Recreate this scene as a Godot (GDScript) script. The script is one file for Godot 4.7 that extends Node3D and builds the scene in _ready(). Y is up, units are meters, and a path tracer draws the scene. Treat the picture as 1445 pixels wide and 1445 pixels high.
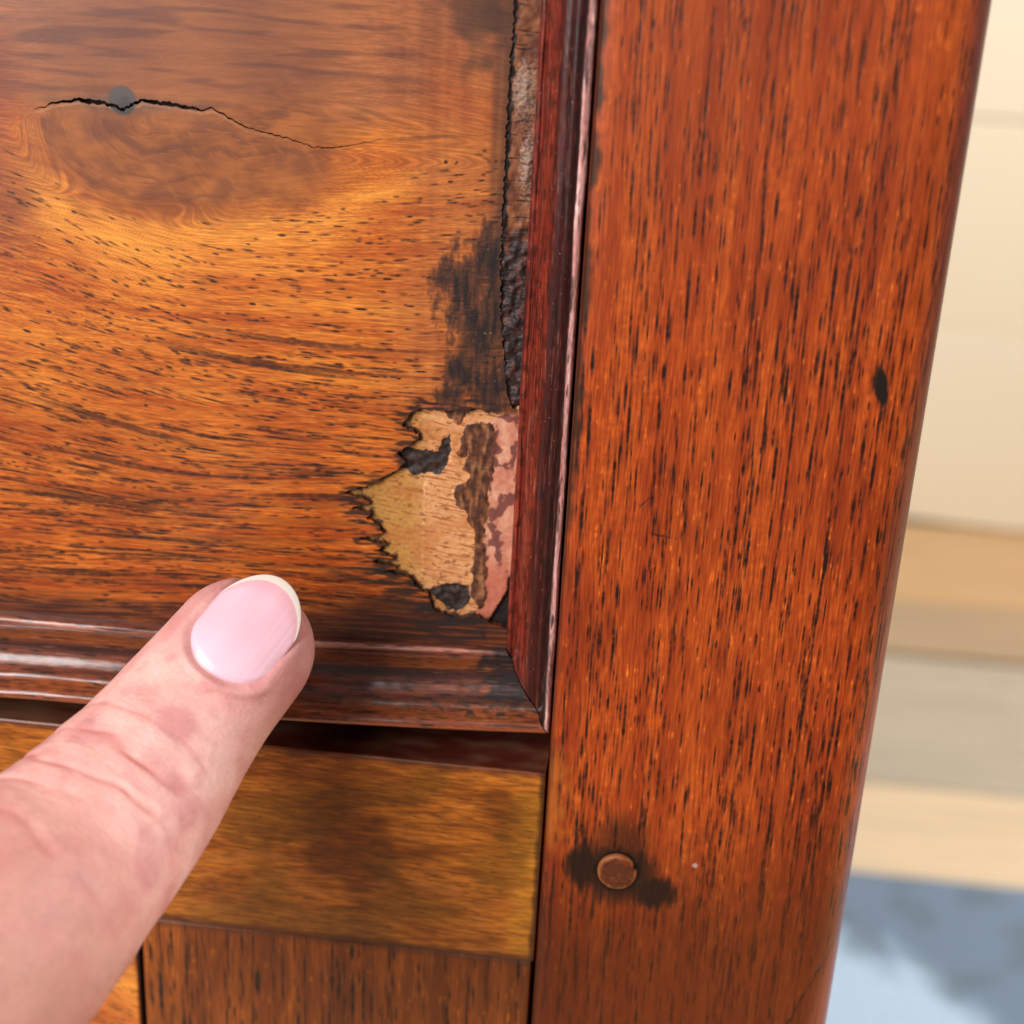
extends Node3D
# Close-up of the corner of an old lacquered cabinet: lengths are worked out in millimetres and written to the meshes in metres.

const MM := 0.001
const FLOOR := -450.0
const DOOR_CORNER := Vector3(6.10, -30.11, -1.50)   # lower right outer corner of the door's moulding
const DOOR_AJAR := 3.7
const VENEER := -8.0                 # face of the veneer behind the door's front edge
const MOULD_V := 6.2                 # widths of the two mouldings
const MOULD_H := 8.4

var n_fine := FastNoiseLite.new()
var n_mid := FastNoiseLite.new()
var n_big := FastNoiseLite.new()
var n_cell := FastNoiseLite.new()
var rng_state := 12345


func _ready() -> void:
	# camera
	var cam := Camera3D.new()
	cam.name = "camera"
	add_child(cam)
	var lens := CameraAttributesPhysical.new()
	lens.frustum_focal_length = 31.55
	lens.exposure_aperture = 11.5
	lens.frustum_focus_distance = 0.161
	lens.frustum_near = 0.01
	lens.frustum_far = 20.0
	cam.attributes = lens
	cam.fov = 41.64
	cam.near = 0.01
	cam.far = 20.0
	cam.transform = Transform3D(Basis(Vector3(0.99274, 0.04937, -0.10964), Vector3(-0.08430, 0.93594, -0.34192), Vector3(0.08574, 0.34868, 0.93331)), Vector3(13.718, 55.789, 149.330) * MM)
	cam.current = true
	# the room's own even light, then a window and an added background lamp
	var env := Environment.new()
	env.background_mode = Environment.BG_COLOR
	env.background_color = Color(0.86, 0.84, 0.82)
	env.background_energy_multiplier = 0.26
	env.tonemap_mode = Environment.TONE_MAPPER_LINEAR
	env.tonemap_exposure = 1.0
	env.sdfgi_enabled = true
	env.ssao_enabled = true
	env.ssil_enabled = true
	var we := WorldEnvironment.new()
	we.name = "environment"
	we.environment = env
	add_child(we)
	window_light("window_light", Vector3(-0.86, 0.68, 1.27), Vector3(-0.01, 0.0, 0.0), Vector2(0.9, 1.1), Color(1.0, 0.97, 0.96), 4.3)
	window_light("background_fill_light", Vector3(1.5, 1.2, -0.5), Vector3(0.3, -0.35, -0.9), Vector2(1.0, 1.2), Color(1.0, 0.98, 0.965), 6.1)  # added lamp that brightens the background wall and floor

	set_noise(n_fine, 11, 1.0, 3)
	set_noise(n_mid, 23, 1.0, 2)
	set_noise(n_big, 37, 1.0, 1)
	n_cell.seed = 5
	n_cell.noise_type = FastNoiseLite.TYPE_CELLULAR
	n_cell.frequency = 1.0
	n_cell.cellular_return_type = FastNoiseLite.RETURN_DISTANCE

	build_room()
	build_cabinet()
	build_hand()


func window_light(called: String, at: Vector3, target: Vector3, size: Vector2, tint: Color, energy: float) -> void:  # makes the window and the added background lamp
	var l := AreaLight3D.new()
	l.name = called
	l.area_size = size
	l.area_normalize_energy = true
	l.light_color = tint
	l.light_energy = energy
	l.area_range = 8.0
	l.area_attenuation = 2.0
	l.shadow_enabled = true
	add_child(l)
	l.look_at_from_position(at, target, Vector3.UP)


# ---------------------------------------------------------------- small helpers
func set_noise(n: FastNoiseLite, s: int, f: float, oct: int) -> void:
	n.seed = s
	n.noise_type = FastNoiseLite.TYPE_SIMPLEX_SMOOTH
	n.frequency = f
	n.fractal_type = FastNoiseLite.FRACTAL_FBM
	n.fractal_octaves = oct


func rnd(a: float, b: float) -> float:
	rng_state = (rng_state * 1103515245 + 12345) & 0x7fffffff
	return a + (b - a) * float((rng_state >> 8) & 0xffff) / 65535.0


func ss(a: float, b: float, x: float) -> float:
	return smoothstep(a, b, x)


func bell(x: float, w: float) -> float:
	return exp(-x * x / (w * w))


func c8(r: float, g: float, b: float) -> Color:
	return Color(r / 255.0, g / 255.0, b / 255.0)


func bake(w: int, h: int, f: Callable) -> Array:
	# colour in rgb, relief in alpha -> [colour texture, relief texture]
	var rows := []
	rows.resize(h)
	var task := WorkerThreadPool.add_group_task(func(y: int):
		var b := PackedByteArray()
		b.resize(w * 4)
		for x in w:
			var c: Color = f.call(x, y)
			b[x * 4] = int(clampf(c.r, 0.0, 1.0) * 255.0 + 0.5)
			b[x * 4 + 1] = int(clampf(c.g, 0.0, 1.0) * 255.0 + 0.5)
			b[x * 4 + 2] = int(clampf(c.b, 0.0, 1.0) * 255.0 + 0.5)
			b[x * 4 + 3] = int(clampf(c.a, 0.0, 1.0) * 255.0 + 0.5)
		rows[y] = b, h)
	WorkerThreadPool.wait_for_group_task_completion(task)
	var all := PackedByteArray()
	for r in rows:
		all.append_array(r)
	var rgb := PackedByteArray()
	var rel := PackedByteArray()
	rgb.resize(w * h * 3)
	rel.resize(w * h)
	for i in w * h:
		rgb[i * 3] = all[i * 4]
		rgb[i * 3 + 1] = all[i * 4 + 1]
		rgb[i * 3 + 2] = all[i * 4 + 2]
		rel[i] = all[i * 4 + 3]
	return [ImageTexture.create_from_image(Image.create_from_data(w, h, false, Image.FORMAT_RGB8, rgb)), ImageTexture.create_from_image(Image.create_from_data(w, h, false, Image.FORMAT_L8, rel))]


func lacquer(called: String, tex: Array, rough: float, relief_mm: float, coat := 0.0, coat_rough := 0.15) -> StandardMaterial3D:
	var m := StandardMaterial3D.new()
	m.resource_name = called
	m.albedo_texture = tex[0]
	m.roughness = rough
	m.metallic_specular = 0.4
	if relief_mm > 0.0:
		m.heightmap_enabled = true
		m.heightmap_texture = tex[1]
		m.heightmap_scale = relief_mm * 0.1
	if coat > 0.0:
		m.clearcoat_enabled = true
		m.clearcoat = coat
		m.clearcoat_roughness = coat_rough
	return m


func plain(called: String, c: Color, rough: float) -> StandardMaterial3D:
	var m := StandardMaterial3D.new()
	m.resource_name = called
	m.albedo_color = c
	m.roughness = rough
	return m


func mesh_of(st: SurfaceTool, m: Material) -> ArrayMesh:
	st.set_material(m)
	return st.commit()


func part(called: String, mesh: Mesh, parent: Node, label := "") -> MeshInstance3D:
	var o := MeshInstance3D.new()
	o.name = called
	o.mesh = mesh
	if label:
		o.set_meta("label", label)
	parent.add_child(o, true)
	return o


func thing(called: String, at: Vector3, label: String, category: String) -> Node3D:
	var o := Node3D.new()
	o.name = called
	o.position = at
	o.set_meta("label", label)
	o.set_meta("category", category)
	add_child(o, true)
	return o


# a sheet of (ni + 1) x (nj + 1) points; outside is d/di x d/dj; f(i, j) gives [point in mm, uv]
func sheet(st: SurfaceTool, first: int, ni: int, nj: int, f: Callable) -> int:
	st.set_smooth_group(0)
	for j in nj + 1:
		for i in ni + 1:
			var a: Array = f.call(i, j)
			st.set_uv(a[1])
			st.add_vertex(a[0] * MM)
	var w := ni + 1
	for j in nj:
		for i in ni:
			var k := first + j * w + i
			for q in [k, k + w, k + w + 1, k, k + w + 1, k + 1]:
				st.add_index(q)
	return first + w * (nj + 1)


func sheet_mesh(ni: int, nj: int, f: Callable, m: Material) -> ArrayMesh:
	var st := SurfaceTool.new()
	st.begin(Mesh.PRIMITIVE_TRIANGLES)
	sheet(st, 0, ni, nj, f)
	st.generate_normals()
	return mesh_of(st, m)


# a board: front face at z1 with chamfered edges; uv in mm from the board's top left corner over the size of its texture
func board_mesh(x0: float, x1: float, y0: float, y1: float, z0: float, z1: float, ch: float, m: Material, uv0: Vector2, uvs: Vector2) -> ArrayMesh:
	var st := SurfaceTool.new()
	st.begin(Mesh.PRIMITIVE_TRIANGLES)
	st.set_smooth_group(-1)
	var rings := [[0.0, z0], [0.0, z1 - ch], [ch * 0.3, z1 - ch * 0.3], [ch, z1]]
	var corner := func(k: int, q: int) -> Vector3:
		var d: float = rings[k][0]
		var p := [Vector2(x0 + d, y0 + d), Vector2(x1 - d, y0 + d), Vector2(x1 - d, y1 - d), Vector2(x0 + d, y1 - d)]
		var c: Vector2 = p[q % 4]
		return Vector3(c.x, c.y, rings[k][1])
	var quad := func(a: Vector3, b: Vector3, c: Vector3, d: Vector3):
		for p in [a, d, c, a, c, b]:
			st.set_uv(Vector2((p.x - uv0.x) / uvs.x, (uv0.y - p.y - (p.z - z1)) / uvs.y))
			st.add_vertex(p * MM)
	for k in 3:
		for q in 4:
			quad.call(corner.call(k, q), corner.call(k, q + 1), corner.call(k + 1, q + 1), corner.call(k + 1, q))
	quad.call(corner.call(3, 0), corner.call(3, 1), corner.call(3, 2), corner.call(3, 3))
	quad.call(corner.call(0, 1), corner.call(0, 0), corner.call(0, 3), corner.call(0, 2))
	st.generate_normals()
	return mesh_of(st, m)


# a plate cut to an outline, its face at z, its walls going down to z - depth
func plate_mesh(outlines: Array, z: float, depth: float, m: Material, uv0: Vector2, uvs: Vector2) -> ArrayMesh:
	var st := SurfaceTool.new()
	st.begin(Mesh.PRIMITIVE_TRIANGLES)
	st.set_smooth_group(-1)
	for outline: PackedVector2Array in outlines:
		var o := outline
		if Geometry2D.is_polygon_clockwise(o):
			o.reverse()
		var tri := Geometry2D.triangulate_polygon(o)
		for t in tri.size() / 3:
			var a := o[tri[t * 3]]
			var b := o[tri[t * 3 + 1]]
			var c := o[tri[t * 3 + 2]]
			if (b - a).cross(c - a) > 0.0:
				var s := b
				b = c
				c = s
			for p in [a, b, c]:
				st.set_uv(Vector2((p.x - uv0.x) / uvs.x, (uv0.y - p.y) / uvs.y))
				st.add_vertex(Vector3(p.x, p.y, z) * MM)
		for i in o.size():
			var a := o[i]
			var b := o[(i + 1) % o.size()]
			for q in [[a, 0.0], [b, 0.0], [b, depth], [a, 0.0], [b, depth], [a, depth]]:
				st.set_uv(Vector2((q[0].x - uv0.x) / uvs.x, (uv0.y - q[0].y) / uvs.y))
				st.add_vertex(Vector3(q[0].x, q[0].y, z - q[1]) * MM)
	st.generate_normals()
	return mesh_of(st, m)


# finer, ragged version of an outline
func ragged(p: PackedVector2Array, step: float, rough: float) -> PackedVector2Array:
	var out := PackedVector2Array()
	for i in p.size() - 1:
		var a := p[i]
		var b := p[i + 1]
		var n := maxi(1, int(a.distance_to(b) / step))
		for k in n:
			var q := a.lerp(b, float(k) / n)
			var j := rough if k > 0 else rough * 0.3
			out.append(q + Vector2(n_fine.get_noise_2d(q.x * 1.9, q.y * 1.9), n_fine.get_noise_2d(q.x * 1.9 + 77.0, q.y * 1.9)) * j)
	out.append(p[p.size() - 1])
	return out


func inside(p: Vector2, poly: PackedVector2Array) -> float:
	# distance to the outline, positive inside
	var d := 1e9
	for i in poly.size():
		d = minf(d, Geometry2D.get_closest_point_to_segment(p, poly[i], poly[(i + 1) % poly.size()]).distance_squared_to(p))
	d = sqrt(d)
	return d if Geometry2D.is_point_in_polygon(p, poly) else -d


# strokes drawn into a buffer of w x h: a soft line that follows the direction given by flow(x, y)
func stroke(buf: PackedFloat32Array, w: int, h: int, x: float, y: float, length: float, r: float, strength: float, flow: Callable) -> void:
	var n := int(length / 0.8)
	var seedv := rnd(0.0, 500.0)
	for k in n:
		var d: Vector2 = flow.call(x, y)
		x += d.x * 0.8
		y += d.y * 0.8
		var t := float(k) / n
		var env := minf(1.0, 2.8 * minf(t, 1.0 - t)) * (0.85 + 0.5 * n_mid.get_noise_2d(seedv, k * 0.05))
		if env <= 0.05:
			continue
		var rr := r * (0.4 + 0.6 * env)
		var reach := int(ceil(rr + 0.6))
		for dy in range(-reach, reach + 1):
			var py := int(y) + dy
			if py < 0 or py >= h:
				continue
			for dx in range(-reach, reach + 1):
				var px := int(x) + dx
				if px < 0 or px >= w:
					continue
				var dist := sqrt((px - x) * (px - x) + (py - y) * (py - y))
				var v := strength * minf(env, 1.0) * clampf(rr - dist + 0.6, 0.0, 1.0)
				var at := py * w + px
				if v > buf[at]:
					buf[at] = v


func blank(n: int) -> PackedFloat32Array:
	var b := PackedFloat32Array()
	b.resize(n)
	return b


# ---------------------------------------------------------------- the room seen past the cabinet
func build_room() -> void:
	var wall := Node3D.new()
	wall.name = "wall"
	wall.position = Vector3(380, FLOOR, -1275) * MM
	wall.rotation_degrees.y = -7.2
	wall.set_meta("kind", "structure")
	add_child(wall)
	part("backing", board_mesh(-700, 700, 4, 1500, -60, -6, 1.0, plain("joint", Color(0.72, 0.66, 0.56), 0.9), Vector2.ZERO, Vector2.ONE), wall)
	var creams := [Color(0.955, 0.915, 0.815), Color(0.95, 0.905, 0.80), Color(0.945, 0.905, 0.81)]
	var glaze := []
	for c: Color in creams:
		var m := plain("cream tile", c, 0.5)
		glaze.append(m)
	var tiles := []
	for m in glaze:
		tiles.append(board_mesh(0, 297, 0, 213, -8, 0, 2.5, m, Vector2.ZERO, Vector2.ONE))
	for row in 7:
		for col in 5:
			var t := part("wall_tile", tiles[(row * 5 + col * 3 + row * col) % 3], wall)
			t.position = Vector3(-758 + col * 299 + (row % 2) * 20, 43 + (row - 1) * 214.5 + 171.0 - 0.0, n_fine.get_noise_2d(row * 3.1, col * 5.3)) * MM if row > 0 else Vector3(-758 + col * 299, 2, 0) * MM

	var floor_root := Node3D.new()
	floor_root.name = "floor"
	floor_root.position = Vector3(200, FLOOR, -600) * MM
	floor_root.set_meta("kind", "structure")
	add_child(floor_root)
	var under := part("subfloor", board_mesh(-3000, 3000, -2000, 2000, -30, -7, 1.0, plain("joint dust", Color(0.35, 0.27, 0.24), 0.9), Vector2.ZERO, Vector2.ONE), floor_root)
	under.rotation_degrees.x = -90
	# rows of planks from the wall forwards: far edge, near edge, colours along the row
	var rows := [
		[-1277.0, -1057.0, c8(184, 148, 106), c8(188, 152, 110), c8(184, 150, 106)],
		[-1055.0, -940.0, c8(176, 150, 118), c8(166, 142, 114), c8(172, 148, 118)],  # taupe tone: shadow band on the floor painted into the planks
		[-931.0, -716.0, c8(184, 172, 150), c8(174, 164, 148), c8(182, 170, 150)],  # grey tone carries the same floor shadow
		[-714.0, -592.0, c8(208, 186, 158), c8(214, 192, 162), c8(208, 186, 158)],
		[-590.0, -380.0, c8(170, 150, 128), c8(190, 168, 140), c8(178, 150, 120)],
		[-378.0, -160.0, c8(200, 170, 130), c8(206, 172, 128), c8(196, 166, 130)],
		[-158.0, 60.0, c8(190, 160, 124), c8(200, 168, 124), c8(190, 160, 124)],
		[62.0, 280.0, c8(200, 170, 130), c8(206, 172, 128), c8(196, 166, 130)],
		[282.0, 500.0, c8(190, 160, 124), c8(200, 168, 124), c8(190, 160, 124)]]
	var ends := [[-1500.0, -118.0, 1000.0, 2100.0], [-1500.0, 60.0, 1200.0, 2100.0], [-1500.0, -41.0, 900.0, 2100.0], [-1500.0, 90.0, 1250.0, 2100.0], [-1500.0, 0.0, 1100.0, 2100.0]]
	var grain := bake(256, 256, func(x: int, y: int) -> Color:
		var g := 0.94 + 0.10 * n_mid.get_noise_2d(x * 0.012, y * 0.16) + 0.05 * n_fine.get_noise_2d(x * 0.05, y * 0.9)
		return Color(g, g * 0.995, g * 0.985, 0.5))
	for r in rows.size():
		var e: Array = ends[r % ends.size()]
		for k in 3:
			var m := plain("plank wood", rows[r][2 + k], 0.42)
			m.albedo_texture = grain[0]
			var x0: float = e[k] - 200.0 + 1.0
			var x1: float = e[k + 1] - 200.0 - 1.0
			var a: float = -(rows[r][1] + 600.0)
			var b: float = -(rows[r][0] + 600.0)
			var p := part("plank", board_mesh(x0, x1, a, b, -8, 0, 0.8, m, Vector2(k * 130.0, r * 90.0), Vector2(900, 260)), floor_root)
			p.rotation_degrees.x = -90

	# added woven mat whose blue tones stand in for skylight reflected on the floor
	var added_rug_at := Vector3(330, FLOOR, -440)
	var added_rug := thing("added_rug", added_rug_at * MM, "added blue grey mat with sky reflection painted in pale blue on the floor right of the cabinet", "added_rug")
	var reflection_weave := bake(700, 420, func(x: int, y: int) -> Color:
		var mx := x - 350.0 + added_rug_at.x            # world x and z in mm
		var mz := y * 0.75 - 155.0 + added_rug_at.z
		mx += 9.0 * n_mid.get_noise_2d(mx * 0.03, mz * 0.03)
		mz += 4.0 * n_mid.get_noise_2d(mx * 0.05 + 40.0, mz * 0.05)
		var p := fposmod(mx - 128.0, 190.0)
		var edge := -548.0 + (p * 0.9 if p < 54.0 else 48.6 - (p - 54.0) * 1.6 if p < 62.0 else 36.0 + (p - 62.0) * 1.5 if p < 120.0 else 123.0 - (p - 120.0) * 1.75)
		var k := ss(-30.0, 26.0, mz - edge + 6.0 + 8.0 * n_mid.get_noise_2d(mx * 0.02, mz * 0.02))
		var c := c8(120, 140, 162).lerp(c8(190, 216, 240), k)  # floor shade in grey blue, sky reflection in pale blue
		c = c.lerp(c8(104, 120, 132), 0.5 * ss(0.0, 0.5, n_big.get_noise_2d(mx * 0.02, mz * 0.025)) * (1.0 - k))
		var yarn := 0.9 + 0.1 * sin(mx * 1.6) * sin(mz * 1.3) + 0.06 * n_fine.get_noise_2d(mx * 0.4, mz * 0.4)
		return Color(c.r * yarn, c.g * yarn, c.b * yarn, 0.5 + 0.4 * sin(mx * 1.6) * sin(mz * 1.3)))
	var wool := lacquer("rug wool", reflection_weave, 0.95, 0.4)
	var added_pile := part("added_pile", board_mesh(-350, 350, -160, 155, 1, 6, 2.5, wool, Vector2(-350, 155), Vector2(700, 315)), added_rug)
	added_pile.rotation_degrees.x = -90

# ---------------------------------------------------------------- the cabinet
const KNOT := Vector2(-53.71, 72.20)
const PANEL_UV0 := Vector2(-84.0, 97.0)
const PANEL_UVS := Vector2(78.0, 91.0)
const HOLE_UV0 := Vector2(-31.0, 41.5)
const HOLE_UVS := Vector2(25.4, 33.5)

var hole_edge := PackedVector2Array([Vector2(-6.68, 39.76), Vector2(-9.03, 39.52), Vector2(-11.49, 39.91), Vector2(-13.56, 39.42), Vector2(-16.19, 39.53), Vector2(-18.46, 39.48), Vector2(-19.50, 38.87), Vector2(-20.69, 37.15), Vector2(-19.18, 36.70), Vector2(-18.37, 35.74), Vector2(-19.93, 34.54), Vector2(-21.15, 33.53), Vector2(-20.06, 32.49), Vector2(-21.10, 31.30), Vector2(-23.31, 29.84), Vector2(-25.44, 28.85), Vector2(-28.04, 27.73), Vector2(-25.34, 27.43), Vector2(-24.43, 26.73), Vector2(-27.13, 25.88), Vector2(-24.23, 25.40), Vector2(-24.95, 24.68), Vector2(-23.40, 23.92), Vector2(-22.75, 22.80), Vector2(-25.82, 21.82), Vector2(-22.27, 21.28), Vector2(-23.62, 20.40), Vector2(-21.23, 19.29), Vector2(-24.88, 18.84), Vector2(-20.84, 18.03), Vector2(-22.66, 17.51), Vector2(-20.27, 17.08), Vector2(-19.26, 16.95), Vector2(-17.84, 15.26), Vector2(-16.63, 14.74), Vector2(-16.02, 12.47), Vector2(-13.30, 11.54), Vector2(-10.73, 12.03), Vector2(-9.04, 11.34), Vector2(-7.54, 10.73), Vector2(-6.13, 10.42)])
var crack_line := PackedVector2Array([Vector2(-9.14, 86.99), Vector2(-9.32, 79.53), Vector2(-9.43, 71.80), Vector2(-9.38, 63.80), Vector2(-9.32, 57.19), Vector2(-9.09, 52.12), Vector2(-8.42, 46.95), Vector2(-7.74, 41.68)])
var knot_crack := PackedVector2Array([Vector2(-63.75, 72.54), Vector2(-61.64, 73.28), Vector2(-59.13, 73.80), Vector2(-57.08, 73.75), Vector2(-54.79, 73.56), Vector2(-53.83, 72.98), Vector2(-52.57, 73.52), Vector2(-51.31, 74.13), Vector2(-48.45, 73.89), Vector2(-45.60, 73.65), Vector2(-44.37, 73.40), Vector2(-43.22, 73.77), Vector2(-41.12, 72.71), Vector2(-39.09, 71.72), Vector2(-36.63, 71.30), Vector2(-34.17, 70.79), Vector2(-31.71, 70.05), Vector2(-29.25, 70.03), Vector2(-26.79, 70.56), Vector2(-23.12, 71.46)])
var knot_crack_half := [0.03, 0.10, 0.20, 0.26, 0.22, 0.20, 0.18, 0.18, 0.24, 0.18, 0.09, 0.08, 0.10, 0.07, 0.07, 0.06, 0.06, 0.06, 0.04, 0.02]
var glue_band := PackedVector2Array([Vector2(-12.45, 37.76), Vector2(-11.24, 38.11), Vector2(-9.85, 38.29), Vector2(-8.80, 36.35), Vector2(-9.01, 33.38), Vector2(-9.47, 29.61), Vector2(-9.52, 26.76), Vector2(-9.81, 22.89), Vector2(-9.37, 19.02), Vector2(-9.16, 14.06), Vector2(-10.21, 12.77), Vector2(-11.38, 14.40), Vector2(-11.04, 19.88), Vector2(-11.16, 22.80), Vector2(-11.99, 25.64), Vector2(-13.39, 27.08), Vector2(-13.98, 28.65), Vector2(-13.14, 30.12), Vector2(-11.91, 30.58), Vector2(-12.68, 32.22), Vector2(-12.40, 34.09), Vector2(-13.26, 33.30), Vector2(-13.98, 33.81), Vector2(-13.24, 35.42), Vector2(-12.86, 36.83)])
var glue_blot := PackedVector2Array([Vector2(-16.71, 39.40), Vector2(-13.39, 39.52), Vector2(-12.84, 38.65), Vector2(-13.49, 37.52), Vector2(-14.38, 37.82), Vector2(-15.12, 38.87)])
var cavity := PackedVector2Array([Vector2(-22.48, 33.63), Vector2(-20.45, 34.13), Vector2(-18.50, 34.26), Vector2(-16.01, 33.77), Vector2(-15.55, 35.92), Vector2(-14.50, 36.17), Vector2(-14.43, 33.96), Vector2(-14.91, 32.54), Vector2(-15.58, 31.28), Vector2(-17.53, 30.78), Vector2(-19.49, 31.03), Vector2(-21.46, 31.46), Vector2(-20.59, 32.64)])
var cavity_low := PackedVector2Array([Vector2(-16.73, 14.93), Vector2(-15.46, 15.62), Vector2(-13.46, 16.06), Vector2(-11.43, 15.70), Vector2(-11.54, 13.69), Vector2(-12.96, 12.18), Vector2(-14.26, 12.49), Vector2(-15.40, 13.62)])
var pink_strip := PackedVector2Array([Vector2(-10.02, 38.28), Vector2(-6.00, 39.98), Vector2(-4.93, 19.32), Vector2(-6.82, 15.02), Vector2(-9.03, 11.03), Vector2(-10.72, 11.73), Vector2(-9.36, 14.44), Vector2(-9.82, 20.95), Vector2(-9.43, 28.67)])


func grain_height(u: float, v: float) -> float:
	# level lines of this run along the grain of the panel, round the knot
	var d := KNOT.y - v
	var b := bell(u + 44.0, 15.0 if u < -44.0 else 34.0) * exp(-absf(d) / 13.0) * ss(0.0, 4.0, absf(d))
	return d - signf(d) * (12.0 if d > 0.0 else 3.0) * b - 0.016 * u + 0.9 * n_big.get_noise_2d(u * 0.022, v * 0.05)


func knot_reach(u: float, v: float) -> float:
	# below 1 in the smooth heart: a bowl on the left that thins out to the right
	if u < -50.0:
		return Vector2((u + 51.3) / 12.6, (v - 72.0) / 10.2).length() if v < 72.0 else absf(u + 51.3) / 12.6
	var bottom := 10.2 - 7.0 * pow((u + 50.0) / 31.0, 2.0)
	return (72.0 - v) / maxf(bottom, 1.0) if v < 72.0 else 0.0


func panel_flow(x: float, y: float) -> Vector2:
	var u := PANEL_UV0.x + x * 0.1
	var v := PANEL_UV0.y - y * 0.1
	var g0 := grain_height(u, v)
	var gx := (grain_height(u + 0.2, v) - g0) / 0.2
	var gy := (grain_height(u, v - 0.2) - g0) / 0.2
	return (Vector2(gy, -gx).normalized() if gy > 0.0 else Vector2(-gy, gx).normalized()).rotated(0.2 * ss(-28.0, -50.0, u) * ss(22.0, 40.0, v))


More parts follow.
